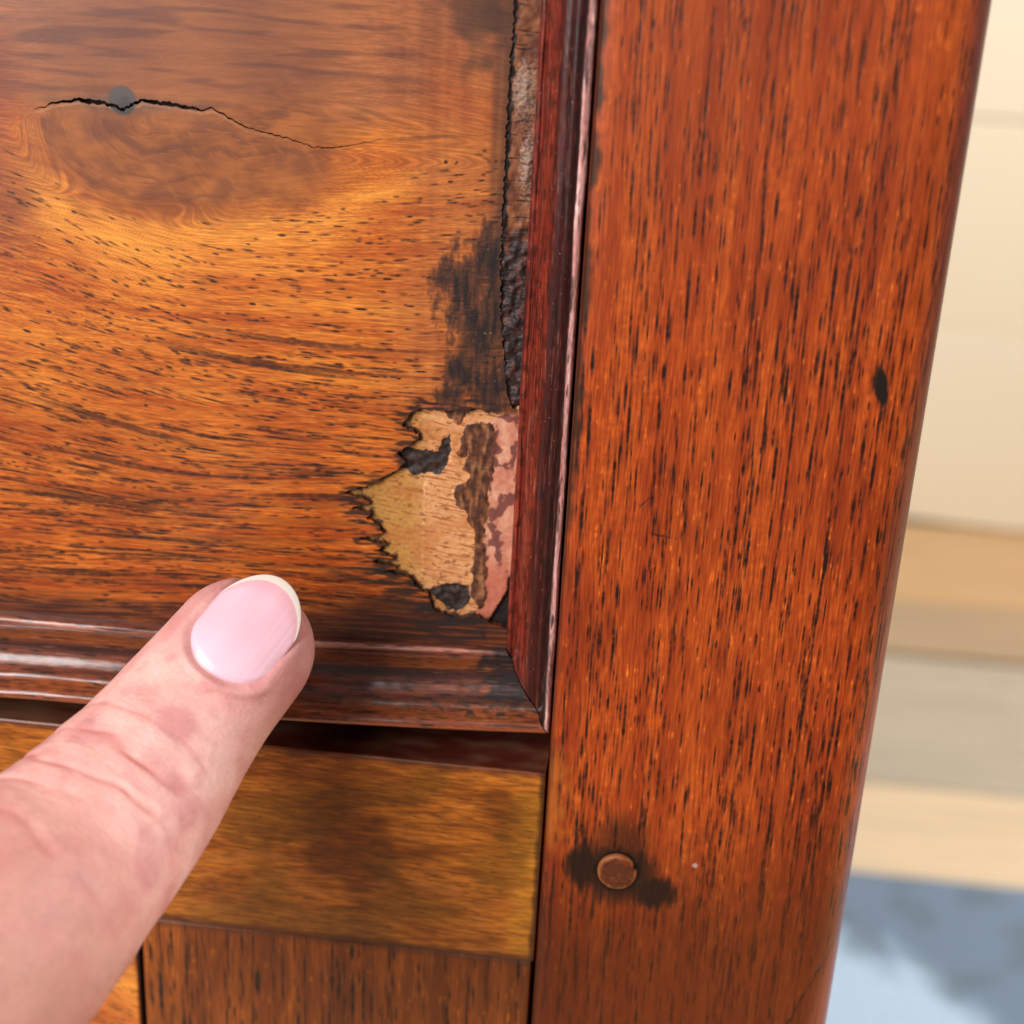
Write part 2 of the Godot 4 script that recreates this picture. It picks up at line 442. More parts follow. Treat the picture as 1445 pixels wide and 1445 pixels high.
func panel_texture() -> Array:
	var w := 780
	var h := 910
	var dark := blank(w * h)
	var flow := panel_flow
	rng_state = 777
	for k in 9500:
		var u := rnd(-84.0, -6.0)
		var v := rnd(6.0, 97.0)
		var e := knot_reach(u, v)
		var low := ss(62.0, 22.0, v)
		var chance := ss(1.0, 1.35, e) * (0.25 if v > 70.0 else 1.0) * lerpf(0.55, 1.0, low)
		if v > 68.0 and u < -45.0:
			chance *= 0.15
		var crowd := n_mid.get_noise_2d(grain_height(u, v) * 0.45, u * 0.02)
		chance *= clampf(0.6 + 1.8 * crowd, 0.1, 1.0)
		if rnd(0.0, 1.0) > chance:
			continue
		var long := rnd(7.0, 24.0) if rnd(0.0, 1.0) > low * 0.5 else rnd(24.0, 80.0)
		stroke(dark, w, h, (u - PANEL_UV0.x) * 10.0, (PANEL_UV0.y - v) * 10.0, long, rnd(0.5, 1.35), rnd(0.6, 1.35), flow)
	# single dark growth lines
	for line: Vector2 in [Vector2(-49.04, 48.72), Vector2(-71.85, 25.53), Vector2(-71.76, 26.49), Vector2(-66.72, 20.53), Vector2(-72.76, 14.68), Vector2(-54.34, 46.83), Vector2(-68.99, 38.33), Vector2(-41.76, 26.54), Vector2(-54.16, 13.44), Vector2(-72.51, 17.68), Vector2(-67.66, 32.42)]:
		for k in 3:
			stroke(dark, w, h, (line.x - PANEL_UV0.x) * 10.0 + rnd(-10.0, 20.0), (PANEL_UV0.y - line.y) * 10.0 + rnd(-3.0, 3.0), rnd(120.0, 420.0), rnd(1.2, 3.2), rnd(0.5, 1.0), flow)
	var pale := blank(w * h)
	for k in 4200:
		var u := rnd(-84.0, -14.0)
		var v := rnd(8.0, 66.0)
		if knot_reach(u, v) > 1.05 and n_mid.get_noise_2d(grain_height(u, v) * 0.3 + 70.0, u * 0.02) > -0.15:
			stroke(pale, w, h, (u - PANEL_UV0.x) * 10.0, (PANEL_UV0.y - v) * 10.0, rnd(12.0, 60.0), rnd(0.4, 1.1), rnd(0.3, 1.0), flow)
	# fine pale scratches across the polish
	var scratch := blank(w * h)
	for k in 90:
		var a := rnd(-0.5, 0.5) + (0.7 if rnd(0.0, 1.0) < 0.3 else 0.0)
		var dir := Vector2(cos(a), sin(a))
		stroke(scratch, w, h, rnd(60.0, 700.0), rnd(60.0, 500.0), rnd(10.0, 70.0), 0.3, rnd(0.2, 0.7), func(_x: float, _y: float) -> Vector2: return dir)
	var tail := Vector2(-24.34, 71.24)
	for k in 4:
		stroke(dark, w, h, (tail.x - PANEL_UV0.x) * 10.0 - 10.0, (PANEL_UV0.y - tail.y) * 10.0 + rnd(-2.0, 2.0), rnd(90.0, 170.0), rnd(0.8, 1.6), rnd(0.3, 0.55), func(_x: float, _y: float) -> Vector2: return Vector2(1.0, -0.1))
	var plug := Vector2(-53.61, 74.09)
	var smear := [Vector2(-10.41, 51.18), Vector2(-11.50, 46.77), Vector2(-8.77, 43.40), Vector2(-13.09, 54.44), Vector2(-9.90, 58.83), Vector2(-9.99, 41.54), Vector2(-13.59, 44.88), Vector2(-14.33, 41.27)]
	var smear_r := [5.0, 4.2, 3.6, 4.0, 3.4, 2.8, 2.4, 2.0]
	return bake(w, h, func(x: int, y: int) -> Color:
		var u := PANEL_UV0.x + x * 0.1
		var v := PANEL_UV0.y - y * 0.1
		var g := grain_height(u, v)
		var ring := n_mid.get_noise_2d(g * 0.22, u * 0.012)
		var ring2 := n_mid.get_noise_2d(g * 0.9 + 50.0, u * 0.02)
		var reach := knot_reach(u, v)
		g = lerpf(g, reach * 9.0, ss(1.25, 0.9, reach) * ss(-40.0, -48.0, u) * ss(73.0, 71.5, v))
		var fibre := n_fine.get_noise_2d(g * 4.5, u * 0.22)
		var cloud := n_big.get_noise_2d(u * 0.07, v * 0.07)
		var cloud2 := n_mid.get_noise_2d(u * 0.18 + 9.0, v * 0.22)
		var e := knot_reach(u, v) + 0.10 * cloud2 + 0.05 * fibre
		# warm gold to red brown along the rings
		var t := clampf(0.5 + 0.5 * ring + 0.45 * ring2 + 0.3 * cloud + 0.35 * fibre, 0.0, 1.0)
		var c := c8(168, 78, 22).lerp(c8(206, 122, 40), t)
		var low := ss(52.0, 12.0, v)
		c = c.lerp(c8(134, 54, 14).lerp(c8(200, 104, 30), t), low * 0.85)
		# golden crescent under the knot
		var gold := ss(0.9, 1.25, e) * ss(2.1, 1.3, e) * ss(73.0, 64.0, v) * (0.55 + 0.45 * t)
		c = c.lerp(c8(232, 156, 60), gold * 0.8)
		# smooth brown heart round the knot and the dull upper part
		var heart := ss(1.38, 0.72, e) * ss(-24.0, -34.0, u)
		var hc := c8(132, 74, 36).lerp(c8(164, 96, 44), clampf(0.5 + 0.9 * n_mid.get_noise_2d(u * 0.12 + 5.0, v * 0.2) + 0.35 * n_fine.get_noise_2d(u * 0.5, v * 1.1), 0.0, 1.0))
		hc = hc.lerp(c8(104, 56, 34), 0.5 * ss(0.15, 0.5, n_mid.get_noise_2d(e * 7.0, u * 0.03)))
		hc = hc.lerp(c8(94, 52, 38), 0.4 * ss(-0.1, 0.6, n_mid.get_noise_2d(u * 0.14, v * 0.16 + 30.0)))
		hc = hc.lerp(c8(172, 106, 48), 0.3 * ss(0.25, 0.6, n_mid.get_noise_2d(u * 0.3 + 0.2 * v, v * 0.16 + 60.0)))
		c = c.lerp(hc, heart)
		var top := ss(71.0, 77.0, v + 2.0 * cloud) * ss(-6.0, -20.0, u - 8.0 * cloud)
		var tc := c8(128, 74, 46).lerp(c8(158, 96, 56), clampf(0.5 + 0.6 * cloud + 0.5 * n_mid.get_noise_2d(u * 0.03, v * 0.8), 0.0, 1.0))
		c = c.lerp(tc, top * 0.9)
		c = c.lerp(c8(84, 46, 40), 0.5 * top * ss(0.1, 0.55, n_mid.get_noise_2d(u * 0.05 + 20.0, v * 0.55)))
		# darker eddies at the far left
		var eddy := ss(9.0, 2.0, Vector2((u + 70.0), (v - 62.0) * 0.8).length()) + ss(10.0, 3.0, Vector2(u + 72.0, v - 76.0).length())
		c = c.lerp(c8(122, 58, 34), clampf(eddy, 0.0, 1.0) * 0.75)
		# duller right part with upright worn streaks
		var right := ss(-27.0, -16.0, u + 2.0 * cloud) * ss(34.0, 44.0, v)
		var upright := n_mid.get_noise_2d(u * 0.55, v * 0.03)
		c = c.lerp(c8(164, 96, 54).lerp(c8(140, 76, 46), clampf(0.5 + upright, 0.0, 1.0)), right * 0.6)
		# fibres and pores
		var f := 1.0 + 0.26 * fibre * (1.0 - 0.6 * heart)
		c = Color(c.r * f, c.g * f, c.b * f)
		c = c.lerp(c8(238, 158, 66), pale[y * w + x] * 0.55)
		var d := dark[y * w + x]
		d = clampf(d * (0.8 + 0.5 * fibre) + low * 0.35 * ss(0.1, 0.5, ring2 + 0.4 * fibre), 0.0, 1.0)
		c = c.lerp(c8(34, 14, 9), d * 0.93)
		# black wax and old varnish by the damaged edge
		var s := -1.0
		for k in smear.size():
			s = maxf(s, 1.0 - Vector2(u - smear[k].x, (v - smear[k].y) * 0.7).length() / smear_r[k])
		s += 0.5 * n_mid.get_noise_2d(u * 0.32, v * 0.2) + 0.22 * n_mid.get_noise_2d(u * 0.9, v * 0.35) + 0.3 * n_fine.get_noise_2d(u * 1.5, v * 1.2)
		s = ss(-0.3, 0.95, s) * clampf(0.82 + 0.6 * n_mid.get_noise_2d(u * 0.9 + 15.0, v * 0.16), 0.3, 1.0)
		s = maxf(s, 0.0)
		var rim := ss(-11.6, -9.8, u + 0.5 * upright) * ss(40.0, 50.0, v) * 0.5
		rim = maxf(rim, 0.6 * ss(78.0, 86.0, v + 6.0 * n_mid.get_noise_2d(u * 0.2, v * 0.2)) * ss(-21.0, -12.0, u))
		c = c.lerp(c8(92, 50, 34), 0.5 * ss(0.0, 0.35, s))
		c = c.lerp(c8(32, 24, 25), clampf(maxf(s, rim), 0.0, 1.0))
		c = c.lerp(c8(150, 140, 130), 0.7 * s * ss(0.5, 0.68, n_fine.get_noise_2d(u * 1.1 + 40.0, v * 1.1)) * ss(-15.0, -11.5, u))
		# dark lower margin by the moulding
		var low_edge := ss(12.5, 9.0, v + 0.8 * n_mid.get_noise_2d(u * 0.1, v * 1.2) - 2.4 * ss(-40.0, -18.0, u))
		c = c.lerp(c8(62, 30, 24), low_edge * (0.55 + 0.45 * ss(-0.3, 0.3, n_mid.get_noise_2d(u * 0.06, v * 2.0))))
		# stain round the chipped edge
		if u > -36.0 and u < -9.0 and v > 6.0 and v < 43.0:
			var away := -inside(Vector2(u, v) + Vector2(0.5 * cloud2, 0.2 * fibre), hole_edge)
			var jag := n_mid.get_noise_2d(u * 0.25, v * 1.3)
			var near := ss(1.0 + 2.2 * maxf(0.0, jag), 0.1, away) * ss(-26.0, -23.0, -u - 50.0 + 6.0)
			c = c.lerp(c8(40, 24, 20), 0.8 * ss(0.9, 0.0, away - 1.6 * jag))
			if v < 18.0:
				c = c.lerp(c8(34, 28, 30), 0.85 * ss(7.0, 0.5, away) * ss(-0.12, 0.12, n_mid.get_noise_2d(u * 0.12, v * 0.9 + 5.0)))
		# iron plug in the crack
		var pd := Vector2(u, v).distance_to(plug)
		c = c.lerp(c8(82, 72, 68), 0.45 * ss(4.5, 1.2, absf(v - plug.y + 0.35) * 2.6 + absf(u - plug.x) * 0.34))
		if u > -66.0 and u < -24.0 and v > 66.0 and v < 78.0:
			var lip := 9.0
			for k in knot_crack.size() - 1:
				var near := Geometry2D.get_closest_point_to_segment(Vector2(u, v + 0.32), knot_crack[k], knot_crack[k + 1])
				lip = minf(lip, near.distance_to(Vector2(u, v + 0.32)) + 0.14 * n_fine.get_noise_2d(u * 1.5, v * 1.5))
			c = c.lerp(c8(196, 150, 120), 0.35 * ss(0.22, 0.06, lip) * ss(-30.0, -46.0, u))  # lit lower lip of the crack, painted into the colour
		c = c.lerp(c8(60, 58, 60).lerp(c8(80, 76, 76), clampf(0.5 + cloud2 * 2.0, 0.0, 1.0)), 0.92 * ss(1.75, 1.45, pd))
		c = c.lerp(c8(215, 190, 170), scratch[y * w + x] * 0.35)
		c.a = 0.6 + 0.07 * fibre - 0.35 * d + 0.5 * s * n_fine.get_noise_2d(u * 2.2, v * 2.2) + 0.06 * n_mid.get_noise_2d(u * 0.25, v * 0.25)
		return c)


func exposed_texture() -> Array:
	var w := 356
	var h := 469
	var line_x := Vector2(-17.67, 26.22).x
	return bake(w, h, func(x: int, y: int) -> Color:
		var u := HOLE_UV0.x + x / 14.0
		var v := HOLE_UV0.y - y / 14.0
		var n1 := n_mid.get_noise_2d(u * 0.9, v * 0.9)
		var n2 := n_fine.get_noise_2d(u * 1.3 + 31.0, v * 1.3)
		var q := Vector2(u + 0.45 * n_mid.get_noise_2d(u * 0.45, v * 0.45) + 0.12 * n2, v + 0.45 * n_mid.get_noise_2d(u * 0.45 + 60.0, v * 0.45) + 0.12 * n2)
		var grain := n_mid.get_noise_2d(u * 0.09, v * 1.6 + u * 0.25)
		var c := c8(196, 136, 86).lerp(c8(212, 158, 110), clampf(0.5 + 0.8 * grain, 0.0, 1.0))
		c = c.lerp(c8(176, 128, 64), ss(line_x + 1.5, line_x - 2.5, u + 1.2 * n1))
		c = c.lerp(c8(156, 116, 56), ss(-21.5, -25.0, u + 1.2 * n1) * 0.8)
		c = c.lerp(c8(150, 82, 38), 0.75 * ss(0.28, 0.5, n_mid.get_noise_2d(u * 0.16, v * 2.1 + u * 0.35)))
		c = c.lerp(c8(236, 190, 140), 0.8 * bell(u - line_x - 0.06 * n2 * 4.0, 0.13) * ss(-0.2, 0.2, n_mid.get_noise_2d(v * 0.5, 3.0)) * ss(16.0, 18.0, v) * ss(31.0, 29.0, v))
		c = c.lerp(c8(120, 66, 34), 0.6 * ss(0.35, 0.55, n_mid.get_noise_2d(u * 0.6 + 90.0, v * 1.1)))
		c = c.lerp(c8(170, 104, 52), 0.5 * ss(0.0, 0.5, n_big.get_noise_2d(u * 0.12, v * 0.16 + 4.0)))
		var r := 0.5 + 0.08 * grain
		if Geometry2D.is_point_in_polygon(q, pink_strip):
			c = c8(188, 122, 98).lerp(c8(206, 152, 124), clampf(0.4 + 1.2 * n_mid.get_noise_2d(u * 0.4, v * 0.3), 0.0, 1.0))
			c = c.lerp(c8(182, 106, 84), ss(22.0, 16.0, v))
			c = c.lerp(c8(96, 50, 46), 0.8 * ss(0.12, 0.36, n_mid.get_noise_2d(u * 0.42 + 12.0, v * 0.34) + 0.25 * n2) * ss(17.0, 20.0, v))
			r = 0.55 + 0.12 * n2
		if Geometry2D.is_point_in_polygon(q, glue_band) or Geometry2D.is_point_in_polygon(q, glue_blot):
			c = c.lerp(c8(62, 34, 22).lerp(c8(98, 58, 40), clampf(0.5 + 0.9 * n1 + 0.7 * n_fine.get_noise_2d(u * 1.6, v * 0.4), 0.0, 1.0)), clampf(0.9 + 0.9 * n_mid.get_noise_2d(u * 0.8 + 40.0, v * 0.3), 0.45, 1.0))
			r = 0.62 + 0.06 * n1
		if Geometry2D.is_point_in_polygon(q, cavity) or Geometry2D.is_point_in_polygon(q, cavity_low):
			c = c8(34, 26, 24).lerp(c8(66, 50, 46), clampf(0.4 + 1.2 * n1, 0.0, 1.0))
			r = 0.35 + 0.12 * n2 + 0.15 * n1
		c = c.lerp(c8(28, 22, 22), ss(-0.15, 0.25, u + 6.6 + maxf(0.0, (15.6 - v) * 0.5) + 0.2 * n2) * ss(18.0, 17.0, v))
		var away := inside(Vector2(u, v), hole_edge)
		c = c.lerp(c8(40, 24, 18), 0.8 * ss(0.5, 0.0, away + 0.5 * n1) * ss(-8.0, -9.5, u))
		var f := 1.0 + 0.10 * n2
		return Color(c.r * f, c.g * f, c.b * f, r))


func strip_texture() -> Array:
	# crusted old edging beside the veneer: 5 mm by 95 mm
	return bake(100, 1330, func(x: int, y: int) -> Color:
		var u := -11.0 + x / 20.0
		var v := 130.0 - y / 14.0
		var n1 := n_mid.get_noise_2d(u * 0.8, v * 0.5)
		var n2 := n_fine.get_noise_2d(u * 2.0, v * 2.6)
		var cracks := n_cell.get_noise_2d(u * 0.35, v * 0.9)
		var c := c8(102, 58, 34).lerp(c8(134, 82, 50), clampf(0.5 + n1, 0.0, 1.0))
		c = c.lerp(c8(84, 44, 34), ss(0.0, 0.5, n_mid.get_noise_2d(u * 0.35, v * 0.28 + 9.0)) * 0.7)
		c = c.lerp(c8(48, 26, 20), 0.8 * ss(0.3, 0.5, n_mid.get_noise_2d(u * 0.16, v * 1.5)))
		var black := ss(64.0, 58.0, v + 3.0 * n1) * ss(36.0, 39.0, v)
		c = c.lerp(c8(40, 32, 34).lerp(c8(84, 52, 48), ss(0.15, 0.45, n1 + 0.4 * n2)), black * 0.95)
		var waxy := maxf(ss(3.4, 0.8, Vector2((u + 7.6) * 1.6, (v - 77.5) * 0.8).length() + 2.0 * n2), ss(2.6, 0.5, Vector2((u + 6.8) * 2.0, (v - 69.5) * 0.5).length() + 2.0 * n2))
		c = c.lerp(c8(168, 156, 146), waxy * 0.6)
		var seam := lerpf(crack_line[0].x, crack_line[4].x, clampf((crack_line[0].y - v) / (crack_line[0].y - crack_line[4].y), 0.0, 1.0))
		c = c.lerp(c8(22, 14, 12), 0.95 * ss(0.5, 0.18, u - seam + 0.35 * n1))
		c = c.lerp(c8(202, 186, 130), ss(0.9, 0.4, Vector2(u + 9.7, v - 49.6).length() + 0.5 * n2))
		c = c.lerp(c8(30, 18, 16), 0.75 * ss(0.62, 0.85, cracks) * (0.4 + 0.6 * black))
		c.a = clampf(0.45 - 0.3 * ss(0.3, 0.5, n_mid.get_noise_2d(u * 0.16, v * 1.5)) + (0.05 + 0.12 * black) * n2 + 0.2 * n1 + 0.15 * waxy - 0.35 * ss(0.62, 0.9, cracks), 0.0, 1.0)
		return c)


func upright_grain(w: int, h: int, res: float, seedv: int, strokes: int, light: Color, mid: Color, deep: Color, extra: Callable) -> Array:
	# straight grained wood with long broken pores, grain running down the picture
	var dark := blank(w * h)
	var pale := blank(w * h)
	rng_state = seedv
	var lean := func(x: float, y: float) -> Vector2:
		return Vector2(0.008 + 0.015 * n_big.get_noise_2d(x * 0.004, y * 0.0016 + seedv), 1.0)
	for k in strokes:
		var x := rnd(0.0, w)
		var y := rnd(-60.0, h)
		var crowd := n_mid.get_noise_2d(x * 0.022 + seedv, y * 0.0012)
		if rnd(0.0, 1.0) > clampf(0.7 + 0.3 * crowd, 0.3, 1.0):
			continue
		var big := rnd(0.0, 1.0)
		var segments := 1 + int(rnd(0.0, 4.6))
		var r := rnd(0.55, 1.0) if big < 0.76 else rnd(1.1, 1.9)
		for q in segments:
			var long := rnd(14.0, 64.0) * (1.0 if big < 0.74 else 1.8)
			stroke(dark, w, h, x + rnd(-1.0, 1.0), y, long, r, rnd(0.7, 1.25), lean)
			y += long + rnd(1.0, 14.0)
	for k in strokes * 19 / 10:
		stroke(pale, w, h, rnd(0.0, w), rnd(-20.0, h), rnd(5.0, 34.0), rnd(0.4, 1.1), rnd(0.4, 1.2), lean)
	return bake(w, h, func(x: int, y: int) -> Color:
		var mx := x / res
		var my := y / res
		var wx := mx + 0.4 * n_big.get_noise_2d(mx * 0.05, my * 0.02)
		var band := n_mid.get_noise_2d(wx * 0.32 + seedv, my * 0.008)
		var fibre := n_fine.get_noise_2d(wx * 3.0, my * 0.16 + seedv)
		var fleck := n_fine.get_noise_2d(wx * 0.55, my * 0.8 + seedv)
		var cloud := n_big.get_noise_2d(mx * 0.05 + seedv, my * 0.035)
		var c := mid.lerp(light, clampf(0.45 + 0.45 * band + 0.75 * fibre, 0.0, 1.0))
		c = c.lerp(deep, clampf(0.12 - 0.4 * band + 0.45 * cloud + 0.22 * fleck, 0.0, 0.8))
		var k := y * w + x
		var p := pale[k] * clampf(0.6 + fleck, 0.0, 1.0)
		c = c.lerp(Color(minf(1.0, light.r * 1.3), light.g * 1.5, light.b * 1.5), p * 0.8)
		var d := clampf(dark[k] * (0.95 + 0.4 * fibre + 0.35 * fleck), 0.0, 1.0)
		c = c.lerp(c8(26, 10, 9), d * 0.93)
		var f := 1.0 + 0.14 * fibre + 0.10 * fleck
		c = Color(c.r * f, c.g * f, c.b * f, 0.62 + 0.08 * fibre - 0.42 * d + 0.12 * p)
		return extra.call(mx, my, c))


func stile_texture() -> Array:
	var dent := Vector2(40.5 - 6.4, 75.0 - 18.6)
	var peg := Vector2(16.23 - 6.4, 75.0 + 48.53)
	return upright_grain(480, 1700, 10.0, 91, 1400, c8(174, 80, 26), c8(146, 54, 16), c8(110, 36, 12), func(mx: float, my: float, c: Color) -> Color:
		var a := c.a
		var n1 := n_mid.get_noise_2d(mx * 0.6, my * 0.35)
		# tone: gloss haze painted in at the top, browner and darker at the foot
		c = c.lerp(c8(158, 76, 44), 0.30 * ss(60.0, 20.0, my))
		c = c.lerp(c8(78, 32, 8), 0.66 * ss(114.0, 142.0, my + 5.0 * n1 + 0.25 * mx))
		# old stain smeared round the peg
		var q := Vector2(mx, my) - peg
		var wq := q + Vector2(0.5 * n1, 1.1 * n_fine.get_noise_2d(mx * 1.1 + 9.0, my * 0.12))
		var stain := 0.92 * ss(1.15, 0.55, Vector2(wq.x / 5.8, wq.y / 5.2).length())
		stain = maxf(stain, ss(1.2, 0.6, Vector2((wq.x - 5.0) / 3.0, (wq.y - 2.6) / 2.6).length()))
		stain = maxf(stain, ss(1.2, 0.6, Vector2((wq.x + 4.4) / 2.6, (wq.y + 0.2) / 3.6).length()))
		stain = maxf(stain, 0.6 * ss(1.1, 0.3, Vector2(wq.x / 5.0, (wq.y + 3.5) / 6.5).length()))
		c = c.lerp(c8(26, 15, 10), stain * 0.88)
		c = c.lerp(c8(14, 9, 8), ss(3.15, 2.8, q.length() + 0.25 * n1))
		a -= 0.5 * ss(3.3, 2.7, q.length() + 0.25 * n1)
		# rubbed ochre beside the rail
		var ochre := ss(4.2, 0.5, mx + 1.4 * n1) * ss(104.0, 110.0, my) * ss(124.0, 118.0, my)
		c = c.lerp(c8(176, 104, 34), ochre * 0.65)
		# grime along the inner edge
		var shade_or_grime := ss(1.2, 0.2, mx + 0.9 * n_mid.get_noise_2d(my * 0.22, 4.0)) * ss(88.0, 70.0, my)
		c = c.lerp(c8(44, 26, 14), shade_or_grime * 0.85)
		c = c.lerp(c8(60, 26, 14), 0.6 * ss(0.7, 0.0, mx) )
		# the dent
		var e := Vector2(mx, my) - dent
		e = e.rotated(0.25)
		var hole := ss(1.0, 0.6, Vector2(e.x / 0.85, e.y / 2.7).length() + 0.2 * n1)
		c = c.lerp(c8(24, 20, 18), hole * 0.95)
		a -= hole * 0.8
		# pale splash
		c = c.lerp(c8(170, 140, 135), ss(0.42, 0.3, Vector2(mx, my).distance_to(Vector2(19.7, 121.4))))
		# crossing scratches and cracks towards the rounded edge
		for k: Array in [[Vector2(39.9, 75.2), Vector2(42.6, 72.5), 0.16], [Vector2(39.9, 91.0), Vector2(42.0, 88.6), 0.12], [Vector2(33.6, 147.0), Vector2(36.4, 138.0), 0.2], [Vector2(36.4, 138.0), Vector2(41.0, 129.5), 0.16], [Vector2(8.6, 73.0), Vector2(9.6, 71.8), 0.06], [Vector2(10.0, 76.2), Vector2(13.0, 76.6), 0.1]]:
			var dd := Geometry2D.get_closest_point_to_segment(Vector2(mx, my), k[0], k[1]).distance_to(Vector2(mx + 0.25 * n1, my))
			var s := ss(k[2] + 0.1, k[2] * 0.4, dd)
			c = c.lerp(c8(36, 16, 12), s * 0.7 * clampf(0.8 + n1, 0.2, 1.0))
			a -= s * 0.4
		# lacquer rubbed thin low on the round
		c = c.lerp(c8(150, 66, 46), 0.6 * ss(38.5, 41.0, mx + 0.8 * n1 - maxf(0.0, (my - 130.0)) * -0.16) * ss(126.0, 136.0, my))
		c = c.lerp(c8(78, 32, 22), 0.75 * ss(37.5, 41.0, mx + 0.7 * n1) * ss(124.0, 70.0, my))  # shading of the rounded edge painted in above
		c.a = clampf(a, 0.0, 1.0)
		return c)


func rail_texture() -> Array:
	var w := 780
	var h := 320
	var dark := blank(w * h)
	rng_state = 4242
	var flow := func(x: float, y: float) -> Vector2: return Vector2(1.0, 0.06 + 0.12 * n_big.get_noise_2d(x * 0.006, y * 0.01))
	for k in 1500:
		stroke(dark, w, h, rnd(-20.0, w), rnd(0.0, h), rnd(5.0, 46.0), rnd(0.4, 1.0), rnd(0.2, 0.8), flow)
	return bake(w, h, func(x: int, y: int) -> Color:
		var u := x / 10.0 - 72.0        # world x, mm
		var v := -35.0 - y / 10.0       # world y, mm
		var n1 := n_mid.get_noise_2d(u * 0.06, v * 0.35)
		var n2 := n_fine.get_noise_2d(u * 0.18, v * 1.8)
		var n3 := n_mid.get_noise_2d(u * 0.16, v * 0.2 + 8.0)
		var c := c8(138, 74, 18).lerp(c8(176, 104, 32), clampf(0.5 + 0.9 * n1 + 0.5 * n2, 0.0, 1.0))
		c = c.lerp(c8(172, 104, 44), 0.8 * ss(0.05, 0.5, n_mid.get_noise_2d(u * 0.08 + 3.0, v * 0.5)) * ss(-46.0, -56.0, v))
		c = c.lerp(c8(178, 118, 34), ss(1.2, 4.0, u + 1.5 * n3) * ss(-37.0, -40.0, v) * 0.7)
		var patch := ss(1.0, 0.25, Vector2((u + 19.0) / 13.0, (v + 49.5) / 7.5).length() + 0.45 * n3 + 0.35 * n1)
		patch = maxf(patch, ss(1.0, 0.5, Vector2((u - 1.0) / 4.5, (v + 41.5) / 3.4).length() + 0.4 * n3 + 0.25 * n1))
		patch = maxf(patch, 0.8 * ss(1.0, 0.2, Vector2((u + 36.0) / 12.0, (v + 59.0) / 3.0).length() + 0.5 * n3))
		c = c.lerp(c8(92, 44, 8), patch * 0.55)
		c = c.lerp(c8(112, 70, 14), 0.5 * ss(0.0, 0.5, n_big.get_noise_2d(u * 0.06 + 70.0, v * 0.09)))
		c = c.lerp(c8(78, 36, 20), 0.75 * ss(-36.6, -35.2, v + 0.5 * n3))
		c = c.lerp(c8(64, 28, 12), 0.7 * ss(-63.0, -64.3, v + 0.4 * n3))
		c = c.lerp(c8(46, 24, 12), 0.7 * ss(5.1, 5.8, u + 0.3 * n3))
		var f := 1.0 + 0.24 * n2 + 0.14 * n_fine.get_noise_2d(u * 0.5, v * 4.5)
		c = Color(c.r * f, c.g * f, c.b * f)
		c = c.lerp(c8(52, 26, 10), dark[y * w + x] * 0.8)
		c.a = 0.6 + 0.08 * n2 - 0.3 * dark[y * w + x]
		return c)


